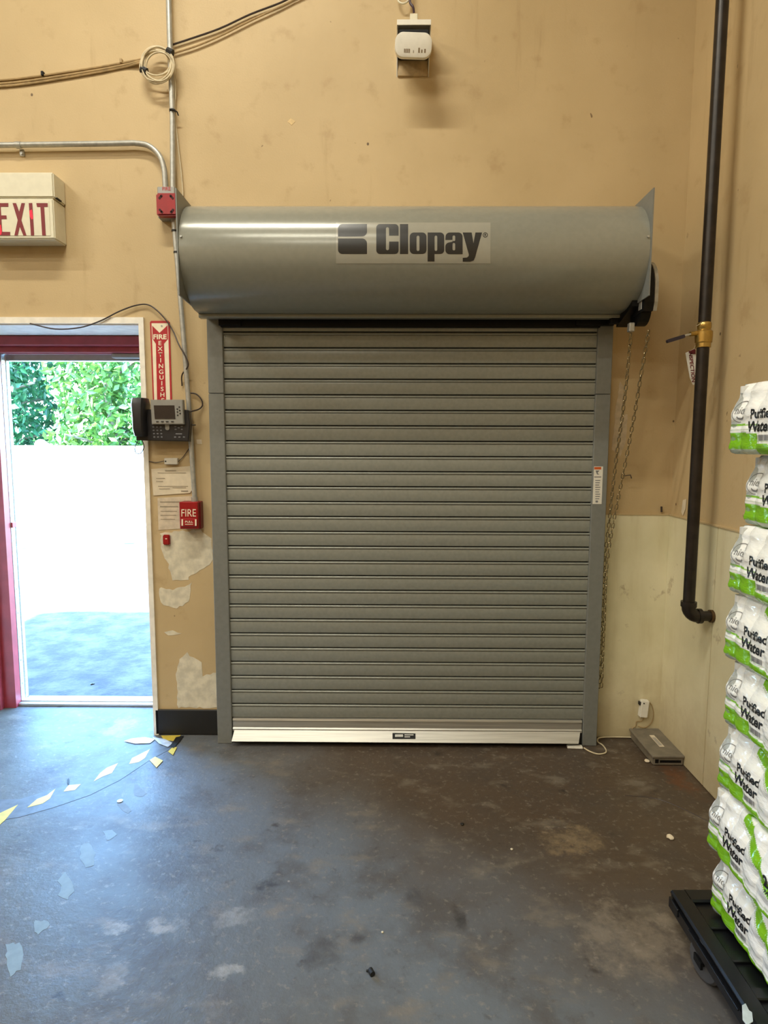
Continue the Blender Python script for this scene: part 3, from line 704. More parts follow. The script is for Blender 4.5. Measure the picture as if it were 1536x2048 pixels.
for i, (pts, m) in enumerate((([(343, 90), (380, 78), (440, 57), (500, 29), (560, 6), (600, -14), (700, -60), (800, -110), (900, -170)], M_DCABLE), ([(345, 107), (390, 93), (440, 72), (500, 42), (560, 14), (600, -6), (700, -51), (800, -101), (900, -160)], M_TANCABLE))):
    o = obj('wall_cable', tube(new(), smooth_path([W(x, y, -0.012) for x, y in pts], 4), 0.0042, 7), m, None, True)
    tag(o, ['dark cable rising from the coil towards the ceiling', 'tan cable rising just below the dark one from the coil'][i], 'cable')
coil = thing('cable_coil', W(316, 165, -0.05), 'coil of spare off-white cable tied to the steel conduit', 'cable coil')
bm = new()
for k in range(9):
    rnd = random.Random(k); pts = []
    cx0, cy0 = 315 + rnd.uniform(-4, 4), 127 + rnd.uniform(-7, 7); rx, ry = 30 + rnd.uniform(-4, 4), 33 + rnd.uniform(-5, 4); yy = -0.05 - rnd.uniform(0, 0.018)
    for j in range(36):
        a = 2 * math.pi * j / 36; pts.append(W(cx0 + rx * math.cos(a), cy0 + ry * math.sin(a), yy + 0.006 * math.sin(a * 2 + k)))
    tube(bm, pts, 0.0036, 7, True)
obj('cable_loops', bm, M_CABLE, coil, True)
for px, py in ((340, 104), (288, 141)):
    c = W(px, py, -0.058); bm = new(); cyl(bm, c + Vector((-0.012, 0, 0.006)), c + Vector((0.012, 0, -0.006)), 0.016, 8); obj('cable_tie', bm, M_BLACK, coil)
o = obj('thin_cable', tube(new(), smooth_path([W(350, 128, -0.04), W(351, 190, -0.018), W(350, 228, -0.016), W(356, 290, -0.012), (W(362, 340, -0.01)), W(365, 374, -0.01), W(366, 392, -0.01)], 5), 0.0032, 7), M_CABLE, None, True)
tag(o, 'thin off-white cable from the coil down behind the shutter hood', 'cable')
c = W(350, 224, -0.03); o = obj('cable_tie', tube(new(), [c + Vector((-0.02, -0.016, 0.004)), c + Vector((0.0, -0.018, 0.0)), c + Vector((0.014, -0.012, -0.006)), c + Vector((0.017, -0.004, -0.018))], 0.003, 6), M_BLACK, None)
tag(o, 'black cable tie round the vertical conduit below the coil', 'cable tie')

# ------------------------------------------------------------ fire extinguisher sign
sy = -0.004
fs = thing('fire_extinguisher_sign', W(322, 800, 0), 'tall narrow red and cream fire extinguisher sign above the desk phone', 'sign')
KS = 540 / 2048.0
def sp_(l): return [(260 + x * KS, 580 + y * KS) for x, y in l]
def signq(loops, y): return remap(fill2d([sp_(l) for l in loops]), lambda c: W(c.x, c.y, y))
out_l = [(160, 234), (290, 234), (300, 244), (318, 850), (174, 850), (151, 244)]
bm = signq([out_l], sy); r = bmesh.ops.extrude_face_region(bm, geom=bm.faces[:]); bmesh.ops.translate(bm, vec=(0, 0.0035, 0), verts=[v for v in r['geom'] if isinstance(v, bmesh.types.BMVert)])
obj('sign_plate', bm, M_REDINK, fs)
bm = signq([[(163, 252), (288, 252), (305, 850), (184, 850)]], sy - 0.0006); obj('field', bm, M_WINK, fs)
bm = signq([[(168, 270), (224, 325), (284, 268), (288, 372), (258, 408), (275, 850), (206, 850), (196, 408), (172, 372)]], sy - 0.0012); obj('arrow', bm, M_REDINK, fs)
bm = new()
def word(s, px, py, hpx, y, mat_bm, bold=0.03, wide=1.0, lean=0.0, fn=W):
    t = text2d(s, bold); return merge(mat_bm, t, lambda q: fn(px + q.x * hpx * wide + lean * q.y * hpx, py - q.y * hpx, y))
word('FIRE', 260 + 226 * KS, 580 + 372 * KS, 37 * KS, sy - 0.0018, bm, 0.045, 1.12)
for k, ch_ in enumerate('EXTINGUISHER'):
    py = 580 + (418 + k * 43.5) * KS
    if py < 806: word(ch_, 260 + (226 + k * 2.2) * KS, py, 33 * KS, sy - 0.0018, bm, 0.022, 1.12)
obj('lettering', bm, M_WINK, fs)
bm = new()
for s in ((229, 262), ): c = W(260 + 240 * KS, 580 + 272 * KS, sy); cyl(bm, c + Vector((0, 0.001, 0)), c + Vector((0, -0.003, 0)), 0.004, 8)
obj('screw', bm, M_STEEL, fs)

# ------------------------------------------------------------ desk phone hung on the wall
dp = thing('desk_phone', W(325, 884, 0), 'black office desk phone with grey screen hung on the wall by the door', 'phone')
KP = 180 / 1536.0
def pp_(l): return [(250 + x * KP, 780 + y * KP) for x, y in l]
def slab(loop, y0, y1, bev=0.0):
    P = [W(x, y, y0) for x, y in pp_(loop)]
    bm = prism(new(), P, (0, y1 - y0, 0))
    if bev: bmesh.ops.bevel(bm, geom=[e for e in bm.edges if all(abs(v.co.y - y0) < 1e-5 for v in e.verts)], offset=bev, segments=2, affect='EDGES')
    return bm
obj('wall_mount', slab([(420, 330), (960, 330), (960, 800), (420, 800)], -0.045, 0.0), M_BLACKM, dp)
obj('base', slab([(330, 330), (990, 330), (1080, 345), (1110, 580), (1085, 880), (190, 860), (185, 790), (300, 700)], -0.078, -0.0445, 0.004), M_PHONE, dp)
bm = new()   # handset: two thick ends joined by a narrower grip
prof_h = [(128, 140, -0.085), (128, 250, -0.098), (140, 480, -0.088), (160, 660, -0.098), (182, 790, -0.085)]
rings = []
for (x, y, d) in prof_h:
    wd = 235 if y in (140,) else (250 if y == 250 else (215 if y == 480 else (215 if y == 660 else 190)))
    p0 = W(250 + x * KP, 780 + y * KP, -0.09); p1 = W(250 + (x + wd) * KP, 780 + y * KP, -0.09); half = (p1.x - p0.x) / 2; cx_ = (p0.x + p1.x) / 2
    rings.append([bm.verts.new((cx_ + half * math.copysign(abs(math.cos(a)) ** 0.5, math.cos(a)), -0.080 + (d + 0.040) * math.copysign(abs(math.sin(a)) ** 0.7, math.sin(a)), p0.z)) for a in np.linspace(0, 2 * math.pi, 17)[:-1]])
for A, B in zip(rings, rings[1:]):
    for k in range(16): bm.faces.new((A[k], A[(k + 1) % 16], B[(k + 1) % 16], B[k]))
bm.faces.new(rings[0]); bm.faces.new(rings[-1][::-1])
obj('handset', bm, M_PHONE, dp, True)
bz = obj('screen_bezel', slab([(430, 165), (980, 165), (1000, 585), (455, 585)], -0.100, -0.070, 0.003), M_SILVER, dp)
obj('screen', slab([(490, 262), (842, 262), (860, 496), (508, 496)], -0.1015, -0.0995), M_SCREEN, bz)
for x, y in ((928, 292), (893, 325), (935, 350), (895, 375), (942, 400), (900, 430)):
    c = W(250 + x * KP, 780 + y * KP, -0.100); obj('button', cyl(new(), c, c + Vector((0, -0.003, 0)), 0.0036, 8), M_PHONE, bz)
for x in (555, 640, 720, 808):
    c = W(250 + x * KP, 780 + 540 * KP, -0.100); obj('soft_key', box(new(), c.x - 0.006, c.x + 0.006, -0.103, -0.099, c.z - 0.0022, c.z + 0.0022), M_PHONE, bz)
for i in range(4):
    for j in range(3):
        c = W(250 + (485 + j * 63 + i * 6) * KP, 780 + (632 + i * 57) * KP, -0.076); obj('key', box(new(), c.x - 0.0045, c.x + 0.0045, -0.079, -0.074, c.z - 0.0034, c.z + 0.0034, 0.001), M_KEY, dp)
for x, y in ((860, 625), (970, 622), (866, 672), (972, 672), (918, 645), (858, 805), (932, 805), (1008, 805)):
    c = W(250 + x * KP, 780 + y * KP, -0.076); obj('function_key', box(new(), c.x - 0.005, c.x + 0.005, -0.079, -0.074, c.z - 0.003, c.z + 0.003, 0.001), M_KEY, dp)
c = W(250 + 725 * KP, 780 + 625 * KP, -0.078); bm = new(); rr_box(bm, c.x - 0.010, c.x + 0.010, -0.082, -0.074, c.z - 0.017, c.z + 0.017, 0.009); obj('navigation_key', bm, M_SILVER, dp)
c = W(250 + 920 * KP, 780 + 750 * KP, -0.076); obj('volume_bar', box(new(), c.x - 0.016, c.x + 0.016, -0.079, -0.074, c.z - 0.003, c.z + 0.003, 0.001), M_KEY, dp)
bm = tube(new(), smooth_path([W(275, 882, -0.06), W(270, 895, -0.05), W(272, 906, -0.04), W(282, 906, -0.03), W(288, 893, -0.04), W(284, 880, -0.06)], 5), 0.0022, 6)
obj('cord', bm, M_BLACK, dp, True)
# cords round the phone
o = obj('phone_cord', tube(new(), smooth_path([W(60, 647, -0.02), W(110, 658, -0.022), W(160, 655, -0.02), W(200, 642, -0.02), W(240, 622, -0.016), W(275, 610, -0.014), W(300, 611, -0.014), W(325, 632, -0.016), W(345, 660, -0.016), W(358, 690, -0.045), W(372, 715, -0.05), W(376, 732, -0.048), W(364, 750, -0.02), W(364, 772, -0.01)], 6), 0.0034, 7), M_DCABLE, None, True)
tag(o, 'dark cord looped over the side door and down past the red sign', 'cord')
o = obj('phone_cord', tube(new(), smooth_path([W(380, 786, -0.012), W(392, 788, -0.012), W(402, 798, -0.012), W(405, 810, -0.012), (W(398, 818, -0.016)), W(386, 822, -0.05), W(376, 824, -0.06)], 5), 0.0034, 7), M_DCABLE, None, True)
tag(o, 'short dark cord curling out on the shutter side of the phone', 'cord')
c = W(388, 850, -0.045); o = obj('cable_tie', tube(new(), [W(366, 850, -0.05), W(378, 850, -0.048), W(389, 850, -0.044), W(391, 850, -0.02)], 0.003, 6), M_BLACK, None); tag(o, 'black cable tie holding the phone to the conduit', 'cable tie')

# ------------------------------------------------------------ papers and small boxes below the phone
def paper(name, quad, y, label, lines, mat=M_PAPER, curl=0.0):
    bm = fill2d([quad]); cuts(bm, 1, min(q[1] for q in quad), max(q[1] for q in quad), 6)
    xs = max(q[0] for q in quad)
    remap(bm, lambda c: W(c.x, c.y, y) + Vector((0, -curl * max(0, (c.y - quad[0][1]) / 55) ** 3 * (1 if c.x > xs - 12 else 0.4), 0)))
    r = bmesh.ops.extrude_face_region(bm, geom=bm.faces[:]); bmesh.ops.translate(bm, vec=(0, 0.0008, 0), verts=[v for v in r['geom'] if isinstance(v, bmesh.types.BMVert)])
    o = obj(name, bm, mat); tag(o, label, 'paper')
    bm = new()
    for x0, y0, x1, y1 in lines: flat_quad(bm, x0, y0, x1, y1, y - 0.0012 - curl * 0.5)
    obj('print', bm, plain('faded_print', (150, 138, 118), 0.7), o)
paper('notice_sheet', [(302, 938), (382, 932), (384, 980), (380, 986), (307, 991)], -0.003, 'cream printed notice taped below the phone, the upper of two', [(330, 940.5, 352, 942), (315, 945, 372, 946), (316, 972, 376, 973), (318, 977, 340, 978), (345, 975, 372, 976), (362, 981, 376, 983.5), (312, 956, 330, 957), (312, 962, 326, 963)], curl=0.002)
paper('notice_sheet', [(315, 996), (384, 992), (384, 1056), (317, 1060)], -0.0018, 'faded notice sheet partly behind the red fire pull station', [(320, 1003, 384, 1004.5), (320, 1012, 356, 1014), (321, 1022, 354, 1023), (321, 1030, 352, 1031), (321, 1038, 350, 1039)], plain('faded_paper', (206, 190, 166), 0.8))
paper('wall_sticker', [(393, 879), (403, 879), (404, 888), (394, 888)], -0.0015, 'tiny cream sticker on the wall beside the conduit', [], M_PAPER)
a, b = W(328, 916, -0.022), W(355, 929, -0.022)
sj = thing('surface_jack', ((a.x + b.x) / 2, 0, b.z), 'small white surface telephone jack under the phone', 'jack')
bm = new(); box(bm, a.x, b.x, -0.022, 0, b.z, a.z, 0.003); obj('jack_body', bm, M_WHITE, sj)
bm = new(); box(bm, a.x + 0.004, a.x + 0.011, -0.0228, -0.02, (a.z + b.z) / 2 - 0.004, (a.z + b.z) / 2 + 0.003); obj('socket', bm, M_BLACK, sj)
o = obj('jack_wire', tube(new(), smooth_path([W(295, 922, -0.006), W(312, 925, -0.006), W(328, 922, -0.012)], 4), 0.002, 6), M_DCABLE, None, True); tag(o, 'short thin wire from the door casing into the telephone jack', 'wire')
o = obj('jack_wire', tube(new(), smooth_path([W(355, 924, -0.012), W(366, 914, -0.006), W(378, 897, -0.006)], 4), 0.0018, 6), M_DCABLE, None, True); tag(o, 'thin wire rising from the telephone jack towards the conduit', 'wire')

# fire pull station
PYS = -0.070
a, b = W(358, 1004, PYS), W(397, 1058, PYS)
fp = thing('fire_pull_station', ((a.x + b.x) / 2, 0, b.z), 'small red fire alarm pull station at the foot of the lower conduit', 'fire alarm')
bm = new(); c, d = W(362, 1003, -0.045), W(402, 1058, -0.045); box(bm, c.x, d.x, -0.045, 0, d.z, c.z, 0.003); obj('back_box', bm, plain('dark_red_box', (120, 24, 28), 0.45), fp)
bm = new(); box(bm, a.x, b.x, PYS, -0.043, b.z, a.z, 0.003); fc = obj('cover', bm, M_RED, fp)
bm = new(); word('FIRE', 377, 1033, 15.5, PYS - 0.001, bm, 0.0, 0.80); obj('lettering', bm, M_WINK, fc)
a2, b2 = W(362, 1037, PYS), W(394, 1053, PYS); bm = new(); box(bm, a2.x, b2.x, PYS - 0.008, PYS, b2.z, a2.z, 0.003); hd = obj('pull_handle', bm, M_RED, fc)
bm = new(); flat_quad(bm, 363, 1038.5, 366, 1051.5, PYS - 0.0088); flat_quad(bm, 390, 1038.5, 393, 1051.5, PYS - 0.0088); word('PULL', 378, 1045.5, 4.2, PYS - 0.0088, bm, 0.02, 1.3); flat_quad(bm, 370, 1048, 386, 1049.2, PYS - 0.0088)
obj('lettering', bm, M_WINK, fp)
# little red key box
a, b = W(325, 1070, -0.018), W(339, 1090, -0.018)
kb = thing('small_red_box', ((a.x + b.x) / 2, 0, b.z), 'tiny red box on the bare plaster below the faded notice', 'box')
bm = new(); box(bm, a.x, b.x, -0.018, 0, b.z, a.z, 0.004, 2); obj('case', bm, M_RED, kb)
c = W(332.5, 1077.5, -0.018); bm = new(); box(bm, c.x - 0.005, c.x + 0.004, -0.0188, -0.017, c.z - 0.002, c.z + 0.002); obj('mark', bm, M_WINK, kb)

# ------------------------------------------------------------ black iron pipe with brass valve
PX_, PY_ = 1.294, -0.462
pz = W(1403, 667, PY_).z; ez = W(1377, 1232, PY_).z
gp = thing('iron_pipe', (PX_, PY_, ez), 'tall black iron pipe dropping down the corner to an elbow in the wall', 'pipe')
bm = new(); cyl(bm, (PX_, PY_, pz + 0.045), (PX_, PY_, CEIL), 0.0242, 20); obj('upper_pipe', bm, M_PIPE, gp, True)
bm = new(); cyl(bm, (PX_, PY_, ez + 0.03), (PX_, PY_, pz - 0.045), 0.0242, 20); obj('lower_pipe', bm, M_PIPE, gp, True)
bm = new(); pts = [(PX_ + 0.042 * (1 - math.cos(R(a))) , PY_, ez + 0.042 - 0.042 * math.sin(R(a))) for a in (0, 15, 30, 45, 60, 75, 90)]
tube(bm, [(PX_, PY_, ez + 0.060)] + pts + [(PX_ + 0.052, PY_, ez)], 0.0285, 18)
cyl(bm, (PX_, PY_, ez + 0.042), (PX_, PY_, ez + 0.064), 0.0325, 18); cyl(bm, (PX_ + 0.040, PY_, ez), (PX_ + 0.056, PY_, ez), 0.0325, 18)
obj('elbow', bm, M_PIPE, gp, True)
bm = new(); cyl(bm, (PX_ + 0.05, PY_, ez), (RWX - 0.012, PY_, ez), 0.0215, 18); obj('stub_pipe', bm, M_PIPE, gp, True)
bm = new(); cyl(bm, (RWX - 0.018, PY_, ez), (RWX - 0.006, PY_, ez), 0.0275, 18); obj('escutcheon', bm, plain('rusty_ring', (92, 70, 44), 0.5, 0.5), gp, True)
bm = new(); lathe(bm, [(0.0245, -0.058), (0.029, -0.057), (0.029, -0.040), (0.033, -0.036), (0.034, -0.012), (0.034, 0.006), (0.026, 0.014), (0.026, 0.019), (0.0275, 0.021), (0.0275, 0.040), (0.0245, 0.044)], (PX_, PY_, pz), (0, 0, 1), 22)
va = obj('valve_body', bm, M_BRASS, gp, True)
bm = new(); cyl(bm, (PX_ - 0.03, PY_ - 0.006, pz), (PX_ - 0.062, PY_ - 0.012, pz - 0.004), 0.010, 12); obj('valve_stem', bm, M_BRASS, va, True)
bm = new(); box(bm, -0.062, 0.0, -0.006, 0.006, -0.0035, 0.0035, 0.001); bmesh.ops.transform(bm, matrix=Matrix.Translation((PX_ - 0.052, PY_ - 0.012, pz - 0.003)) @ Matrix.Rotation(R(-14), 4, 'Y'), verts=bm.verts[:]); obj('lever', bm, M_STEEL, va)
bm = new(); rr_box(bm, -0.108, -0.035, -0.009, 0.009, -0.007, 0.007, 0.005); bmesh.ops.transform(bm, matrix=Matrix.Translation((PX_ - 0.052, PY_ - 0.012, pz - 0.003)) @ Matrix.Rotation(R(-17), 4, 'Y'), verts=bm.verts[:]); obj('lever_grip', bm, plain('dark_grip', (40, 34, 48), 0.4), va)
# tag tied to the valve
tg = thing('inspection_tag', W(1386, 760, -0.44), 'white inspection tag hanging behind the black pipe below the brass valve', 'tag')
tp = [(1371, 706), (1389, 697), (1392, 700), (1392, 768), (1386, 770), (1380, 756)]
bm = prism(new(), [W(x, y, -0.40) for x, y in tp], (0, 0.0015, 0)); tc = obj('card', bm, M_WHITE, tg)
bm = new()
f = fill2d([[(1378, 703), (1389, 697.5), (1391, 700), (1391, 708), (1380, 708)]]); merge(bm, f, lambda c: W(c.x, c.y, -0.4012))
t = text2d('INSPECTION', 0.03); merge(bm, t, lambda q: W(1385.0 + 0.10 * q.x * 9 - q.y * -7.5 - 4.5, 733 + q.x * 8.2 - 0.0 * q.y, -0.4012)); obj('lettering', bm, plain('dark_red_print', (110, 40, 44), 0.6), tg)
obj('string', tube(new(), [W(1387, 699, -0.40), W(1396, 680, -0.43), W(1393, 652, -0.47), W(1404, 645, -0.49)], 0.0012, 5), M_CABLE, tg)
tl = thing('paper_scrap', W(1368, 1010, 0), 'torn paper scrap stuck to the wall corner beside the black pipe', 'paper scrap')
bm = prism(new(), [RW(x, y, RWX - 0.002) for x, y in ((1366, 1000), (1373, 998), (1371, 1018), (1366, 1032), (1363, 1024))], (-0.001, 0, 0)); obj('scrap', bm, M_PAPER, tl)
o = obj('wall_anchor', cyl(new(), W(1323, 1013, -0.012), W(1323, 1024, -0.012), 0.005, 8), M_DCABLE); tag(o, 'rusty anchor bolt in the wall above the cream panel', 'bolt')
o = obj('wall_hook', tube(new(), [W(1247, 951, 0.0), W(1248, 952, -0.03), W(1261, 950, -0.03), W(1263, 957, -0.03)], 0.0026, 6), M_DCABLE); tag(o, 'small bent wire hook on the wall beside the chain', 'hook')

# ------------------------------------------------------------ floor-level bits in the corner
a, b = W(1280, 1400, -0.03), W(1297, 1436, -0.03)
ob = thing('outlet_box', ((a.x + b.x) / 2, 0, b.z), 'small white sensor box low on the cream panel in the corner', 'electrical box')
bm = new(); box(bm, -0.0205, 0.0205, -0.015, 0.015, -0.045, 0.045, 0.004, 2); bmesh.ops.transform(bm, matrix=Matrix.Translation(((a.x + b.x) / 2, -0.022, (a.z + b.z) / 2)) @ Matrix.Rotation(R(5), 4, 'Y'), verts=bm.verts[:]); obj('case', bm, M_WHITE, ob)
bm = new(); c = W(1288, 1407, -0.037); cyl(bm, (c.x, -0.039, c.z), (c.x, -0.030, c.z), 0.0035, 8); c = W(1279, 1406, -0.02); box(bm, c.x - 0.004, c.x + 0.004, -0.03, -0.012, c.z - 0.008, c.z + 0.008); obj('latch', bm, M_BLACK, ob)
o = obj('sensor_wire', tube(new(), smooth_path([W(1288, 1436, -0.02), W(1283, 1442, -0.01), W(1273, 1443, -0.01), W(1271, 1452, -0.01), W(1264, 1458, -0.012), W(1262, 1470, -0.02)], 5), 0.0022, 6), M_TANCABLE, None, True); tag(o, 'thin tan wire from the white sensor box down behind the grey box', 'wire')
o = obj('sensor_wire', tube(new(), smooth_path([W(1297, 1402, -0.012), W(1304, 1412, -0.01), W(1307, 1428, -0.01), W(1303, 1445, -0.01), W(1290, 1455, -0.01), W(1276, 1452, -0.01)], 5), 0.002, 6), M_TANCABLE, None, True); tag(o, 'thin tan wire looping into the corner behind the sensor box', 'wire')
bx = thing('floor_box', (1.325, -0.14, 0), 'flat dusty grey plastic case lying on the floor in the corner', 'case')
top = [F(1262, 1462, 0.045), F(1312, 1461, 0.045), F(1367, 1512, 0.045), F(1306, 1512, 0.045)]
bm = new(); box(bm, 1.252, 1.396, -0.290, -0.010, 0.002, 0.048, 0.004, 2); obj('case', bm, M_GREYBOX, bx)
bm = new(); box(bm, 1.246, 1.399, -0.296, -0.006, 0.040, 0.052, 0.003); obj('lid', bm, M_GREYBOX, bx)
bm = new(); box(bm, 1.318, 1.342, -0.205, -0.085, 0.052, 0.0528); st = obj('sticker', bm, M_PAPER, bx)
bm = new()
for k in range(5): box(bm, 1.321 + 0.0035 * k, 1.3228 + 0.0035 * k, -0.195, -0.105 - 0.01 * (k % 2), 0.0527, 0.0532)
obj('print', bm, M_GINK, bx)
bm = new(); box(bm, 1.262, 1.278, -0.2912, -0.29, 0.014, 0.032); box(bm, 1.284, 1.384, -0.2912, -0.29, 0.016, 0.028, 0.0); obj('front_marking', bm, M_BLACKM, bx)
a, b = F(1137, 1493, 0.012), F(1168, 1500, 0.012)
se = thing('floor_sensor', ((a.x + b.x) / 2, (a.y + b.y) / 2, 0), 'small white contact sensor on the floor at the foot of the shutter', 'sensor')
bm = new(); box(bm, -0.038, 0.038, -0.014, 0.014, 0, 0.012, 0.003); bmesh.ops.transform(bm, matrix=Matrix.Translation(((a.x + b.x) / 2, -0.122, 0.001)) @ Matrix.Rotation(R(-4), 4, 'Z'), verts=bm.verts[:]); obj('case', bm, M_WHITE, se)
o = obj('floor_cable', tube(new(), smooth_path([F(1168, 1496, 0.006), F(1180, 1503, 0.005), F(1196, 1508, 0.005), F(1210, 1506, 0.005), F(1212, 1500, 0.005), F(1205, 1490, 0.005), (F(1196, 1484, 0.006)), F(1196, 1477, 0.01), F(1206, 1474.5, 0.012), F(1230, 1474, 0.01), F(1262, 1474.5, 0.01)], 6), 0.0034, 7), M_CABLE, None, True)
tag(o, 'pale cord looping from the floor sensor along the wall', 'cord')

# ------------------------------------------------------------ floor: tape, paint, litter
def floor_piece(name, pts, z, mat, th=0.0008, wob=0.0, seed=0):
    l = blob(pts, 0, wob=wob, seed=seed) if wob else pts
    bm = fill2d([l]); remap(bm, lambda c: F(c.x, c.y, z)); r = bmesh.ops.extrude_face_region(bm, geom=bm.faces[:]); bmesh.ops.translate(bm, vec=(0, 0, -th), verts=[v for v in r['geom'] if isinstance(v, bmesh.types.BMVert)])
    return bm
ts = thing('hazard_tape', F(180, 1560, 0), 'worn yellow and grey hazard tape stuck across the floor at the side door', 'tape')
obj('tape_strip', floor_piece('t', [(-60, 1650), (-60, 1600), (40, 1598), (120, 1574), (200, 1536), (250, 1508), (300, 1492), (340, 1478), (352, 1492), (300, 1520), (240, 1560), (180, 1590), (110, 1614), (40, 1634)], 0.0011, M_KTAPE), plain('worn_grey_tape', (92, 95, 97), 0.5, 0, 0.2), ts)
for l in ([(-70, 1670), (-30, 1640), (36, 1609), (10, 1640), (0, 1649), (-60, 1700)], [(54, 1615), (74, 1598), (94, 1590), (111, 1577), (100, 1597), (85, 1607)], [(127, 1583), (137, 1570), (162, 1568), (150, 1580)], [(187, 1563), (200, 1546), (214, 1535), (236, 1526), (224, 1546), (205, 1553)], [(258, 1528), (264, 1516), (300, 1498), (290, 1516), (278, 1524)], [(322, 1471), (362, 1470), (350, 1482), (328, 1480)]):
    obj('yellow_block', floor_piece('y', l, 0.0019, M_YTAPE), M_YTAPE, ts)
for i, (l, m, lab) in enumerate((
    ([(299, 1520), (310, 1513), (326, 1521), (313, 1535)], M_YTAPE, 'loose yellow tape scrap below the end of the hazard tape'),
    ([(336, 1503), (345, 1494), (354, 1494), (346, 1510)], M_YTAPE, 'small yellow tape scrap near the black baseboard'),
    ([(248, 1482), (262, 1477), (290, 1474), (310, 1478), (300, 1486), (270, 1487)], M_SILT, 'crumpled silvery tape lying before the side door'),
    ([(305, 1474), (330, 1478), (345, 1486), (336, 1494), (318, 1487)], M_SILT, 'silvery torn tape end beside the black baseboard'),
    ([(340, 1492), (352, 1474), (368, 1471), (360, 1482), (347, 1496)], M_BLACK, 'curled black tape end at the foot of the baseboard'),
    ([(135, 1566), (134, 1560), (137, 1556), (139, 1560), (137, 1570)], M_BLACK, 'tiny black tape curl on the hazard tape'))):
    o = obj('tape_scrap', floor_piece('s', l, 0.0035 + 0.0004 * i, m, 0.0008), m); tag(o, lab, 'tape scrap')
for i, l in enumerate(([(160, 1690), (178, 1686), (190, 1706), (186, 1728), (172, 1734), (160, 1720)], [(116, 1760), (130, 1742), (140, 1760), (150, 1780), (134, 1800), (118, 1792), (124, 1772)], [(66, 1842), (94, 1841), (100, 1850), (84, 1860), (78, 1872), (70, 1862)], [(12, 1888), (40, 1886), (46, 1910), (40, 1940), (20, 1952), (12, 1920)], [(206, 1664), (226, 1660), (233, 1670), (220, 1682), (210, 1674)], [(270, 1564), (278, 1572), (292, 1586), (286, 1594), (272, 1592), (266, 1578)], [(232, 1606), (250, 1604), (264, 1620), (256, 1626), (240, 1618)])):
    obj('paint_patch', floor_piece('p', l, 0.0007, M_BLUE, 0.0006, 0.006, i), M_BLUE if i < 5 else plain('faint_blue_paint', (112, 120, 124), 0.6), floor)
bm = new(); c = F(240, 1602, 0.002); cyl(bm, c + Vector((0, 0, -0.001)), c + Vector((0, 0, 0.001)), 0.012, 16)
ws = thing('washer', c, 'tiny steel washer lying on the floor before the side door', 'washer')
bm.free(); bm = new(); lathe(bm, [(0.005, 0), (0.012, 0), (0.012, 0.002), (0.005, 0.002)], c, (0, 0, 1), 18); obj('ring', bm, M_STEEL, ws)
def crumb(px, py, r, mat, name, label, cat):
    bm = new(); bmesh.ops.create_icosphere(bm, subdivisions=2, radius=r); c = F(px, py, 0)
    for v in bm.verts: v.co = v.co * (1 + 0.5 * noise.noise(v.co * 90 + Vector((px, py, 0)))); v.co.z *= 0.55
    zz = min(v.co.z for v in bm.verts); bmesh.ops.translate(bm, vec=c + Vector((0, 0, -zz)), verts=bm.verts[:])
    o = obj(name, bm, mat, None, True); tag(o, label, cat); return o
bm = new(); c = F(742, 1948, 0.0); cyl(bm, c + Vector((-0.003, 0.006, 0.008)), c + Vector((0.005, -0.010, 0.008)), 0.008, 10); box(bm, c.x - 0.014, c.x - 0.004, c.y + 0.004, c.y + 0.010, 0.001, 0.006, 0.001)
o = obj('rubber_plug', bm, M_BLACK, None, True); tag(o, 'small black rubber plug lying on the bare floor', 'plug')
crumb(1340, 1677, 0.013, M_PAPER, 'paper_wad', 'small crumpled white paper wad on the floor near the water cases', 'paper wad')
crumb(1294, 1524, 0.011, M_PAPER, 'paper_wad', 'tiny paper wad against the grey floor case', 'paper wad')
crumb(1024, 1700, 0.005, M_PATCH, 'chip', 'tiny white chip lying on the floor in front of the shutter', 'chip')
crumb(765, 1865, 0.004, M_PATCH, 'chip', 'tiny white chip lying on the floor above the black plug', 'chip')
crumb(925, 1650, 0.007, M_BLACK, 'dirt_speck', 'dark dirt speck lying on the floor in front of the shutter', 'dirt')
crumb(185, 1370, 0.012, M_BLACK, 'leaf_litter', 'dark dead leaf lying outside on the pavement by the threshold', 'leaf')
o = obj('floor_crack', tube(new(), smooth_path([F(1250, 1591, 0.0), F(1310, 1597, 0.0), F(1360, 1615, 0.0), F(1420, 1645, 0.0)], 5), 0.0022, 5), M_DCABLE, floor)
# ------------------------------------------------------------ water cases on a black dolly
DTZ = 0.130
dl = thing('dolly', (1.13, -1.66, 0), 'black plastic dolly with casters under the stack of water cases', 'dolly')
DX = (0.878, 1.385); DYf, DYn = -1.275, -2.10
bm = new(); box(bm, DX[0], DX[1], DYn, DYf, 0.062, DTZ - 0.012, 0.012, 2); deck = obj('deck', bm, M_DOLLY, dl)
bm = new()     # raised rim with the four deck bars between the hand holes
box(bm, DX[0] + 0.002, DX[0] + 0.052, DYn + 0.01, DYf - 0.01, DTZ - 0.014, DTZ, 0.005); box(bm, DX[1] - 0.052, DX[1] - 0.002, DYn + 0.01, DYf - 0.01, DTZ - 0.014, DTZ, 0.005)
box(bm, DX[0] + 0.04, DX[1] - 0.04, DYf - 0.06, DYf - 0.008, DTZ - 0.014, DTZ, 0.005); box(bm, DX[0] + 0.04, DX[1] - 0.04, DYn + 0.008, DYn + 0.06, DTZ - 0.014, DTZ, 0.005)
y = DYf - 0.13
while y > DYn + 0.1:
    box(bm, DX[0] + 0.04, DX[1] - 0.04, y - 0.035, y, DTZ - 0.014, DTZ - 0.002, 0.003); y -= 0.115
obj('deck_bars', bm, M_DOLLY, dl)
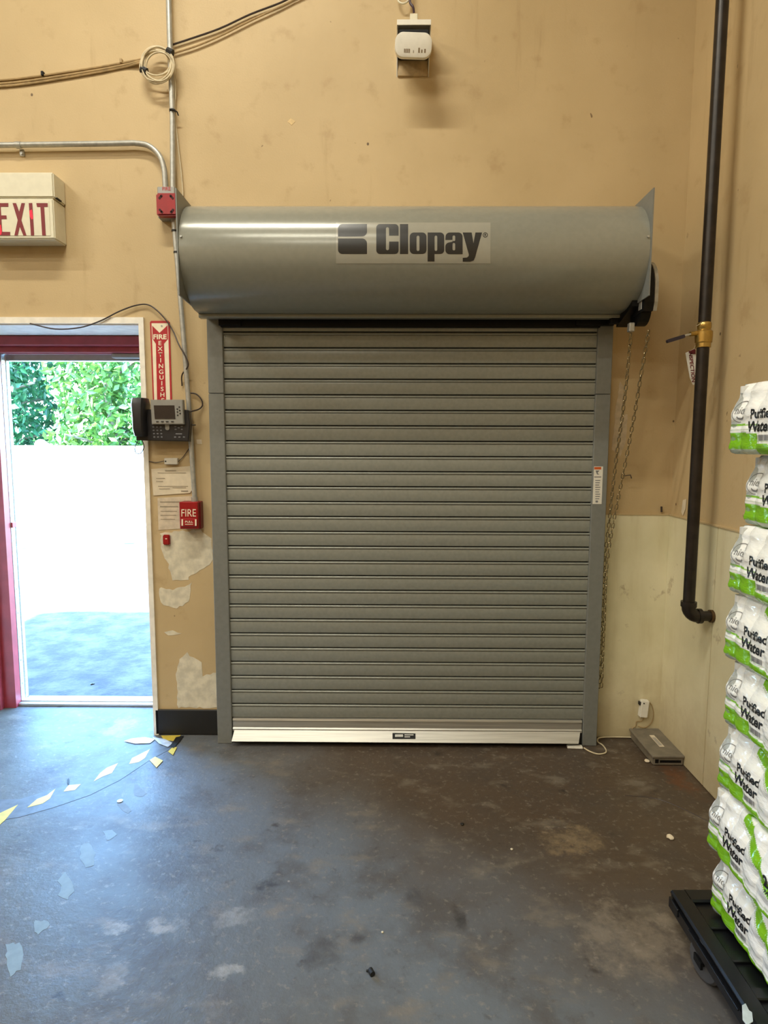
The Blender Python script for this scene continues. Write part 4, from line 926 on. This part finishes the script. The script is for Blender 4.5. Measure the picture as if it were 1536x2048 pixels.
bm = new(); box(bm, DX[0] - 0.004, DX[0] + 0.004, DYf - 0.075, DYf - 0.03, 0.085, 0.112, 0.002); box(bm, DX[0] - 0.003, DX[0] + 0.004, DYf - 0.40, DYf - 0.14, 0.098, 0.104, 0.001); obj('side_rib', bm, M_DOLLY, dl)
for x, yy in ((DX[0] + 0.025, -1.475), (DX[1] - 0.05, -1.475), (DX[0] + 0.025, -1.97), (DX[1] - 0.05, -1.97)):
    bm = new(); lathe(bm, [(0.030, -0.017), (0.050, -0.015), (0.056, -0.008), (0.056, 0.008), (0.050, 0.015), (0.030, 0.017)], (x, yy, 0.056), (1, 0.25, 0), 24); wh = obj('caster', bm, M_WHEEL, dl, True)
    bm = new(); cyl(bm, (x - 0.021, yy - 0.005, 0.056), (x + 0.021, yy + 0.005, 0.056), 0.012, 10); box(bm, x - 0.028, x - 0.021, yy - 0.02, yy + 0.02, 0.045, 0.066); box(bm, x + 0.021, x + 0.028, yy - 0.02, yy + 0.02, 0.045, 0.066); obj('axle', bm, M_BLACKM, wh)
o = obj('label_scrap', prism(new(), [F(x, y_, DTZ + 0.001) for x, y_ in ((1484, 2012), (1491, 2008), (1498, 2022), (1504, 2026), (1506, 2044), (1494, 2052), (1485, 2040))], (0, 0, 0.002)), plain('blue_white_label', (196, 212, 222), 0.4), None)
tag(o, 'torn white label scrap on the dolly edge', 'label')

PL, PW, PH = 0.400, 0.262, 0.190           # a case: length, width, height
NC, NR = 6, 4
def prof_in(t):
    """how far the film lies inside the bottles' full girth at relative height t"""
    if t < 0.10: return 0.016 * (1 - t / 0.10) ** 2
    if t < 0.55: return 0.003 * math.sin((t - 0.10) / 0.45 * math.pi * 2) ** 2
    if t < 0.86: s = (t - 0.55) / 0.31; return 0.020 * s * s * (3 - 2 * s)
    s = (t - 0.86) / 0.14; return 0.020 + 0.014 * s * s
def scallop(u, n, L, t):
    """dents between neighbouring bottles"""
    k = abs(math.sin(math.pi * u * n / L)); return (0.0058 + 0.007 * max(0, t - 0.5)) * (1 - k ** 0.7)
def wrinkle(u, t): return 0.0030 * noise.noise(Vector((u * 22, t * 7, 1.7))) + 0.0012 * noise.noise(Vector((u * 60, t * 13, 4.2)))
def left_x(u, t):   # the printed long side: x as a function of distance from the far end and relative height
    return prof_in(t) + scallop(u, NC, PL, t) + wrinkle(u, t)
WHT, GRN, DGR, PAL = lin((244, 247, 248)), lin((126, 190, 32)), lin((92, 150, 30)), lin((196, 208, 190))
def ink(u, t, side):
    """the print on the film: lime foot band with white pinstripes, swooshes running up to the shoulder"""
    wave = 0.022 * math.sin(u * 2 * math.pi / 0.24 + 0.6)
    tt = t + wave
    if side == 3 or (side == 0 and u < 0.012): return lin((182, 196, 196))
    if side == 0:
        if u < 0.14:
            if t < 0.075: return PAL
            if t < 0.305 - 0.2 * max(0, u - 0.06): return GRN
            if 0.335 < t < 0.355 or 0.40 < t < 0.44 - 0.2 * u: return PAL if t < .38 else GRN
            return WHT
        foot = 0.02 + 0.17 * max(0, 1 - ((u - 0.20) / 0.09) ** 2) * 0.0
        if tt < 0.125: return GRN
        if tt < 0.150: return WHT
        if tt < 0.172: return PAL
        sw = 1.05 - (u - 0.165) / 0.115 * 0.42       # green swoosh falling from the shoulder
        if u > 0.165 and sw - 0.16 < t < sw: return GRN
        if u > 0.165 and sw - 0.20 < t < sw - 0.175: return PAL
        return WHT
    if tt < 0.17: return GRN
    if 0.20 < tt < 0.22: return PAL
    return WHT if t < 0.9 else PAL
def make_case_mesh():
    per = []   # (x, y, u, side, nx, ny); far end row of bottles is left to show through clear film
    nu, nv = 220, 64
    for k in range(nu): per.append((0.0, -PL * k / nu, PL * k / nu, 0, -1, 0))
    for k in range(90): per.append((PW * k / 90, -PL, PW * k / 90, 1, 0, -1))
    for k in range(60): per.append((PW, -PL + PL * k / 60, PL * k / 60, 2, 1, 0))
    for k in range(90): per.append((PW - PW * k / 90, 0.0, PW * k / 90, 3, 0, 1))
    verts, cols, faces = [], [], []
    ts_ = [j / nv for j in range(nv + 1)]
    n_ = len(per)
    def rc(x, y):    # round the vertical corners
        r = 0.030; cx_ = min(max(x, r), PW - r); cy_ = min(max(y, -PL + r), -r); dx, dy = x - cx_, y - cy_; L = math.hypot(dx, dy)
        if abs(dx) > 1e-9 and abs(dy) > 1e-9 and L > r: return cx_ + dx * r / L, cy_ + dy * r / L, dx / L, dy / L
        return x, y, None, None
    for t in ts_:
        for (x, y, u, s, nx, ny) in per:
            n = NC if s in (0, 2) else NR; L = PL if s in (0, 2) else PW
            ins = prof_in(t) + scallop(u, n, L, t) + wrinkle(u + s, t)
            X, Y, ax, ay = rc(x, y)
            if ax is not None: nx, ny = ax, ay
            verts.append((X - nx * ins, Y - ny * ins, t * PH)); cols.append(ink(u, t, s))
    for j in range(nv):
        for k in range(n_):
            a = j * n_ + k; b = j * n_ + (k + 1) % n_; faces.append((a, b, b + n_, a + n_))
    top0 = nv * n_
    # top: film sagging between the caps; bottom: tray
    for lvl, (sc_, dz) in enumerate(((0.86, 0.004), (0.55, 0.003), (0.2, 0.004))):
        base = len(verts)
        for k in range(n_):
            v = verts[top0 + k]; x, y = PW / 2 + (v[0] - PW / 2) * sc_, -PL / 2 + (v[1] + PL / 2) * sc_
            verts.append((x, y, PH + dz * math.sin(x * 95) * math.sin(y * 95) * 0.6)); cols.append(WHT if lvl else GRN)
        prev = top0 if lvl == 0 else base - n_
        for k in range(n_): faces.append((prev + k, prev + (k + 1) % n_, base + (k + 1) % n_, base + k))
    faces.append(tuple(range(base, base + n_)))
    faces.append(tuple(range(n_ - 1, -1, -1)))
    me = bpy.data.meshes.new('printed_film'); me.from_pydata(verts, [], faces)
    at = me.color_attributes.new('ink', 'FLOAT_COLOR', 'POINT')
    at.data.foreach_set('color', np.array(cols, dtype=np.float32).ravel())
    for f in me.polygons: f.use_smooth = True
    me.materials.append(M_FILM); return me
def on_film(bm, u0, z0, h, off=0.0012, wide=1.0):
    for v in bm.verts:
        pass
    lo = min(v.co.x for v in bm.verts); hi = max(v.co.x for v in bm.verts); cuts(bm, 0, lo, hi, 0.0055 / (h * wide))
    def fn(c):
        u = u0 + c.x * h * wide; z = z0 + c.y * h; t = z / PH
        return Vector((left_x(u, t) - off, -u, z))
    return remap(bm, fn)
case_film = make_case_mesh()
words = [on_film(text2d(t, b_), u, z, h, wide=wd) for t, b_, u, z, h, wd in (('Purified', 0.042, 0.158, 0.094, 0.0245, 0.92), ('Water', 0.042, 0.152, 0.060, 0.0275, 0.95),
    ('24', 0.05, 0.318, 0.085, 0.030, 0.9), ('PACK', 0.03, 0.322, 0.070, 0.009, 1.0))]
nice = on_film(text2d('nice', -0.005, 0.15), 0.062, 0.108, 0.021, wide=0.95)
ring = fill2d([[(math.cos(a), math.sin(a)) for a in np.linspace(0.15 * math.pi, 1.55 * math.pi, 26)] + [(0.93 * math.cos(a), 0.93 * math.sin(a)) for a in np.linspace(1.55 * math.pi, 0.15 * math.pi, 26)]])
ring = on_film(ring, 0.060, 0.114, 0.029, wide=1.0)
smile = fill2d([[(math.cos(a), math.sin(a)) for a in np.linspace(1.15 * math.pi, 1.85 * math.pi, 12)] + [(0.86 * math.cos(a), 0.12 + 0.78 * math.sin(a)) for a in np.linspace(1.85 * math.pi, 1.15 * math.pi, 12)]])
smile = on_film(smile, 0.064, 0.106, 0.014)
gry = new()
x = 0.0
rb = random.Random(5)
while x < 3.0:
    wd = rb.choice((0.07, 0.12, 0.18)); merge(gry, on_film(fill2d([[(x, 0), (x + wd, 0), (x + wd, 1), (x, 1)]]), 0.150, 0.036, 0.0145)); x += wd + rb.choice((0.06, 0.1))
bot = lathe(new(), [(0.0245, 0.0), (0.0300, 0.004), (0.0315, 0.015), (0.0300, 0.030), (0.0315, 0.040), (0.0295, 0.062), (0.0315, 0.075), (0.0315, 0.105), (0.0285, 0.122), (0.020, 0.142), (0.0140, 0.156), (0.0135, 0.168)], (0, 0, 0), (0, 0, 1), 20)
def base_mesh(bm, name, mat, smooth=True):
    bmesh.ops.recalc_face_normals(bm, faces=bm.faces[:]); me = bpy.data.meshes.new(name); bm.to_mesh(me); bm.free(); me.materials.append(mat)
    for f in me.polygons: f.use_smooth = smooth
    return me
prints = [('lettering', base_mesh(w_, 'lettering', plain('black_film_print', (26, 28, 30), 0.3), False)) for w_ in words]
prints += [('logo', base_mesh(nice, 'logo', M_GINK, False)), ('logo_ring', base_mesh(ring, 'logo_ring', M_GINK, False)), ('logo_smile', base_mesh(smile, 'logo_smile', M_GINK, False)), ('barcode', base_mesh(gry, 'barcode', M_GINK, False))]
m_bot = base_mesh(bot, 'bottle', M_CLEAR); m_cap = base_mesh(cyl(new(), (0, 0, 0.163), (0, 0, 0.182), 0.0150, 14), 'cap', M_CAP, False)
def build_case():
    r = thing('water_case', (0, 0, 0), '', 'water case', 'shrink-wrapped cases of bottled water in one stack')
    def put(name, me, loc=(0, 0, 0), par=r):
        o = bpy.data.objects.new(name, me); COL.objects.link(o); o.parent = par; o.location = loc; return o
    f = put('printed_film', case_film); [put(n_, m_, par=f) for n_, m_ in prints]
    for k in range(NR):
        b = put('bottle', m_bot, (0.0325 + 0.0655 * k, -0.036, 0.002)); put('cap', m_cap, par=b)
    return r
def dup(o):
    r = o.copy(); COL.objects.link(r)
    for c in list(o.children):
        d = c.copy(); COL.objects.link(d); d.parent = r
        for g_ in c.children: e = g_.copy(); COL.objects.link(e); e.parent = d
    return r
LX = [0.962, 0.946, 0.962, 0.966, 0.958, 0.956, 0.984, 0.940]       # bottom to top
LR = [0.5, -1.0, 0.8, -0.5, 0.6, 1.0, -1.2, 1.5]
LY = [-1.345, -1.335, -1.340, -1.345, -1.338, -1.343, -1.350, -1.332]
names = ['lowest water case, standing directly on the black dolly', 'second water case up from the dolly', 'third water case up from the dolly', 'fourth water case up from the dolly', 'fourth water case down from the top of the stack', 'third water case down from the top of the stack', 'second water case down, set back under the top one', 'topmost water case of the stack on the dolly']
proto = None
for k in range(8):
    if proto is None: proto = build_case(); c_ = proto
    else: c_ = dup(proto)
    c_.location = (LX[k], LY[k], DTZ + 0.001 + k * (PH + 0.0028)); c_.rotation_euler = (0, 0, R(LR[k])); c_['label'] = names[k]

# ------------------------------------------------------------ outside: hedge trees and post
def tree(x, y, h, wd, seed, mat, label, n=3600, z0=0.0):
    t = thing('tree', (x, y, -0.03), label, 'tree', 'trees behind the white boundary wall')
    rg = np.random.default_rng(seed)
    bm = new(); tube(bm, smooth_path([(x, y, -0.03), (x + 0.08, y, h * .3), (x - 0.1, y + .05, h * .6), (x + 0.05, y, h * .85)], 4), 0.07, 8)
    for k in range(9):
        a = rg.uniform(0, 6.28); zz = h * rg.uniform(.25, .7); tube(bm, [(x, y, zz), (x + math.cos(a) * wd * .3, y + math.sin(a) * wd * .25, zz + .25), (x + math.cos(a) * wd * .52, y + math.sin(a) * wd * .45, zz + .35)], 0.025, 6)
    obj('trunk', bm, M_BARK, t, True)
    cl = 60
    cen = np.stack([rg.normal(0, wd * .30, cl), rg.normal(0, wd * .24, cl), rg.uniform(.75, h, cl)], 1)
    idx = rg.integers(0, cl, n); P = cen[idx] + rg.normal(0, 1, (n, 3)) * np.array([.30, .26, .24])
    P[:, 0] = np.clip(P[:, 0], -wd * .5 + rg.uniform(0, .4, n), wd * .5 - rg.uniform(0, .4, n)); P[:, 1] = np.clip(P[:, 1], -.95 + rg.uniform(0, .4, n), .95 - rg.uniform(0, .4, n))
    V = np.zeros((n, 4, 3)); L = rg.uniform(.13, .27, n)[:, None]
    d = rg.normal(0, 1, (n, 3)); d[:, 2] -= 0.5; d /= np.linalg.norm(d, axis=1)[:, None]
    e = np.cross(d, rg.normal(0, 1, (n, 3))); e /= np.linalg.norm(e, axis=1)[:, None]; nn = np.cross(d, e)
    V[:, 0] = P; V[:, 1] = P + d * L * .5 + e * L * .24 + nn * L * .06; V[:, 2] = P + d * L; V[:, 3] = P + d * L * .5 - e * L * .24 + nn * L * .06
    V = V.reshape(-1, 3) + np.array([x, y, 0.0])
    me = bpy.data.meshes.new('foliage'); i0 = np.arange(n) * 4
    Fc = np.concatenate([np.stack([i0, i0 + 1, i0 + 2], 1), np.stack([i0, i0 + 2, i0 + 3], 1)]).tolist()
    me.from_pydata(V.tolist(), [], Fc)
    fo = obj('foliage', me, mat, t); fo['kind'] = 'stuff'
LG = [leaf_material('bright_leaves', (72, 118, 50)), leaf_material('deep_leaves', (50, 100, 62)), leaf_material('yellow_green_leaves', (80, 118, 52))]
for i, (x, y, h, wd, m, lab) in enumerate((
    (-8.5, 10.3, 4.6, 2.25, 1, 'deep green leafy tree nearest the open red door'), (-5.9, 10.2, 4.5, 2.25, 2, 'yellow-green leafy tree beside the casing edge of the doorway'),
    (-7.4, 12.6, 5.8, 2.3, 0, 'tall bright green tree behind the front row, in the middle of the doorway'), (-4.7, 12.7, 5.9, 2.3, 1, 'tall green tree behind the front row, nearer the phone'),
    (-11.1, 10.4, 4.8, 2.2, 0, 'leafy tree mostly hidden behind the red door frame'), (-10.1, 12.7, 5.8, 2.3, 1, 'tall green tree behind the front row, past the red door frame'),
    (-3.3, 10.3, 4.7, 2.25, 0, 'leafy tree out beyond the wall that carries the phone'))):
    tree(x, y, h, wd, 11 + i, LG[m], lab)
po = thing('leaning_post', (-5.53, 5.97, -0.03), 'slim white leaning post with a round cap out on the pavement', 'post')
t1 = W(82, 893, 5.97)
bm = new(); cyl(bm, (-5.53, 5.97, -0.03), t1, 0.028, 12); obj('shaft', bm, M_WHITE, po, True)
bm = new(); bmesh.ops.create_uvsphere(bm, u_segments=16, v_segments=10, radius=0.085); bmesh.ops.translate(bm, vec=t1 + Vector((0, 0, 0.02)), verts=bm.verts[:]); obj('cap', bm, M_WHITE, po, True)

# ------------------------------------------------------------ ceiling lamps (above the frame)
for i, (x, y) in enumerate(LAMPS):
    t = thing('ceiling_lamp', (x, y, CEIL - 0.12), ['strip lamp on the ceiling nearest the shutter', 'strip lamp on the ceiling, second row from the shutter', 'strip lamp on the ceiling, third row from the shutter', 'unseen far-side strip lamp added for general light, first row', 'unseen far-side strip lamp added for general light, second row', 'unseen far-side strip lamp added for general light, third row'][i], 'ceiling lamp', 'strip lamps on the ceiling')
    obj('housing', box(new(), x - 0.72, x + 0.72, y - 0.09, y + 0.09, CEIL - 0.07, CEIL - 0.001, 0.006), M_WHITE, t)
    bm = new(); cyl(bm, (x - 0.68, y, CEIL - 0.095), (x + 0.68, y, CEIL - 0.095), 0.018, 12); obj('tube', bm, M_TUBE, t, True)
    ld = bpy.data.lights.new('lamp_light', 'AREA'); ld.shape = 'RECTANGLE'; ld.size = 1.36; ld.size_y = 0.10; ld.energy = LAMP_POWER[i]; ld.color = LAMP_COL
    lo = bpy.data.objects.new('lamp_light', ld); COL.objects.link(lo); lo.location = (x, y, CEIL - 0.125); lo.parent = None
    lo.parent = t; lo.location = (0, 0, -0.006)
# daylight sampling guide in the doorway (a portal gives no light of its own)
ld = bpy.data.lights.new('door_portal', 'AREA'); ld.shape = 'RECTANGLE'; ld.size = 0.86; ld.size_y = 2.03; ld.cycles.is_portal = True
lo = bpy.data.objects.new('door_portal', ld); COL.objects.link(lo); lo.location = (-1.72, 0.46, 1.015); lo.rotation_euler = (R(-90), 0, 0)
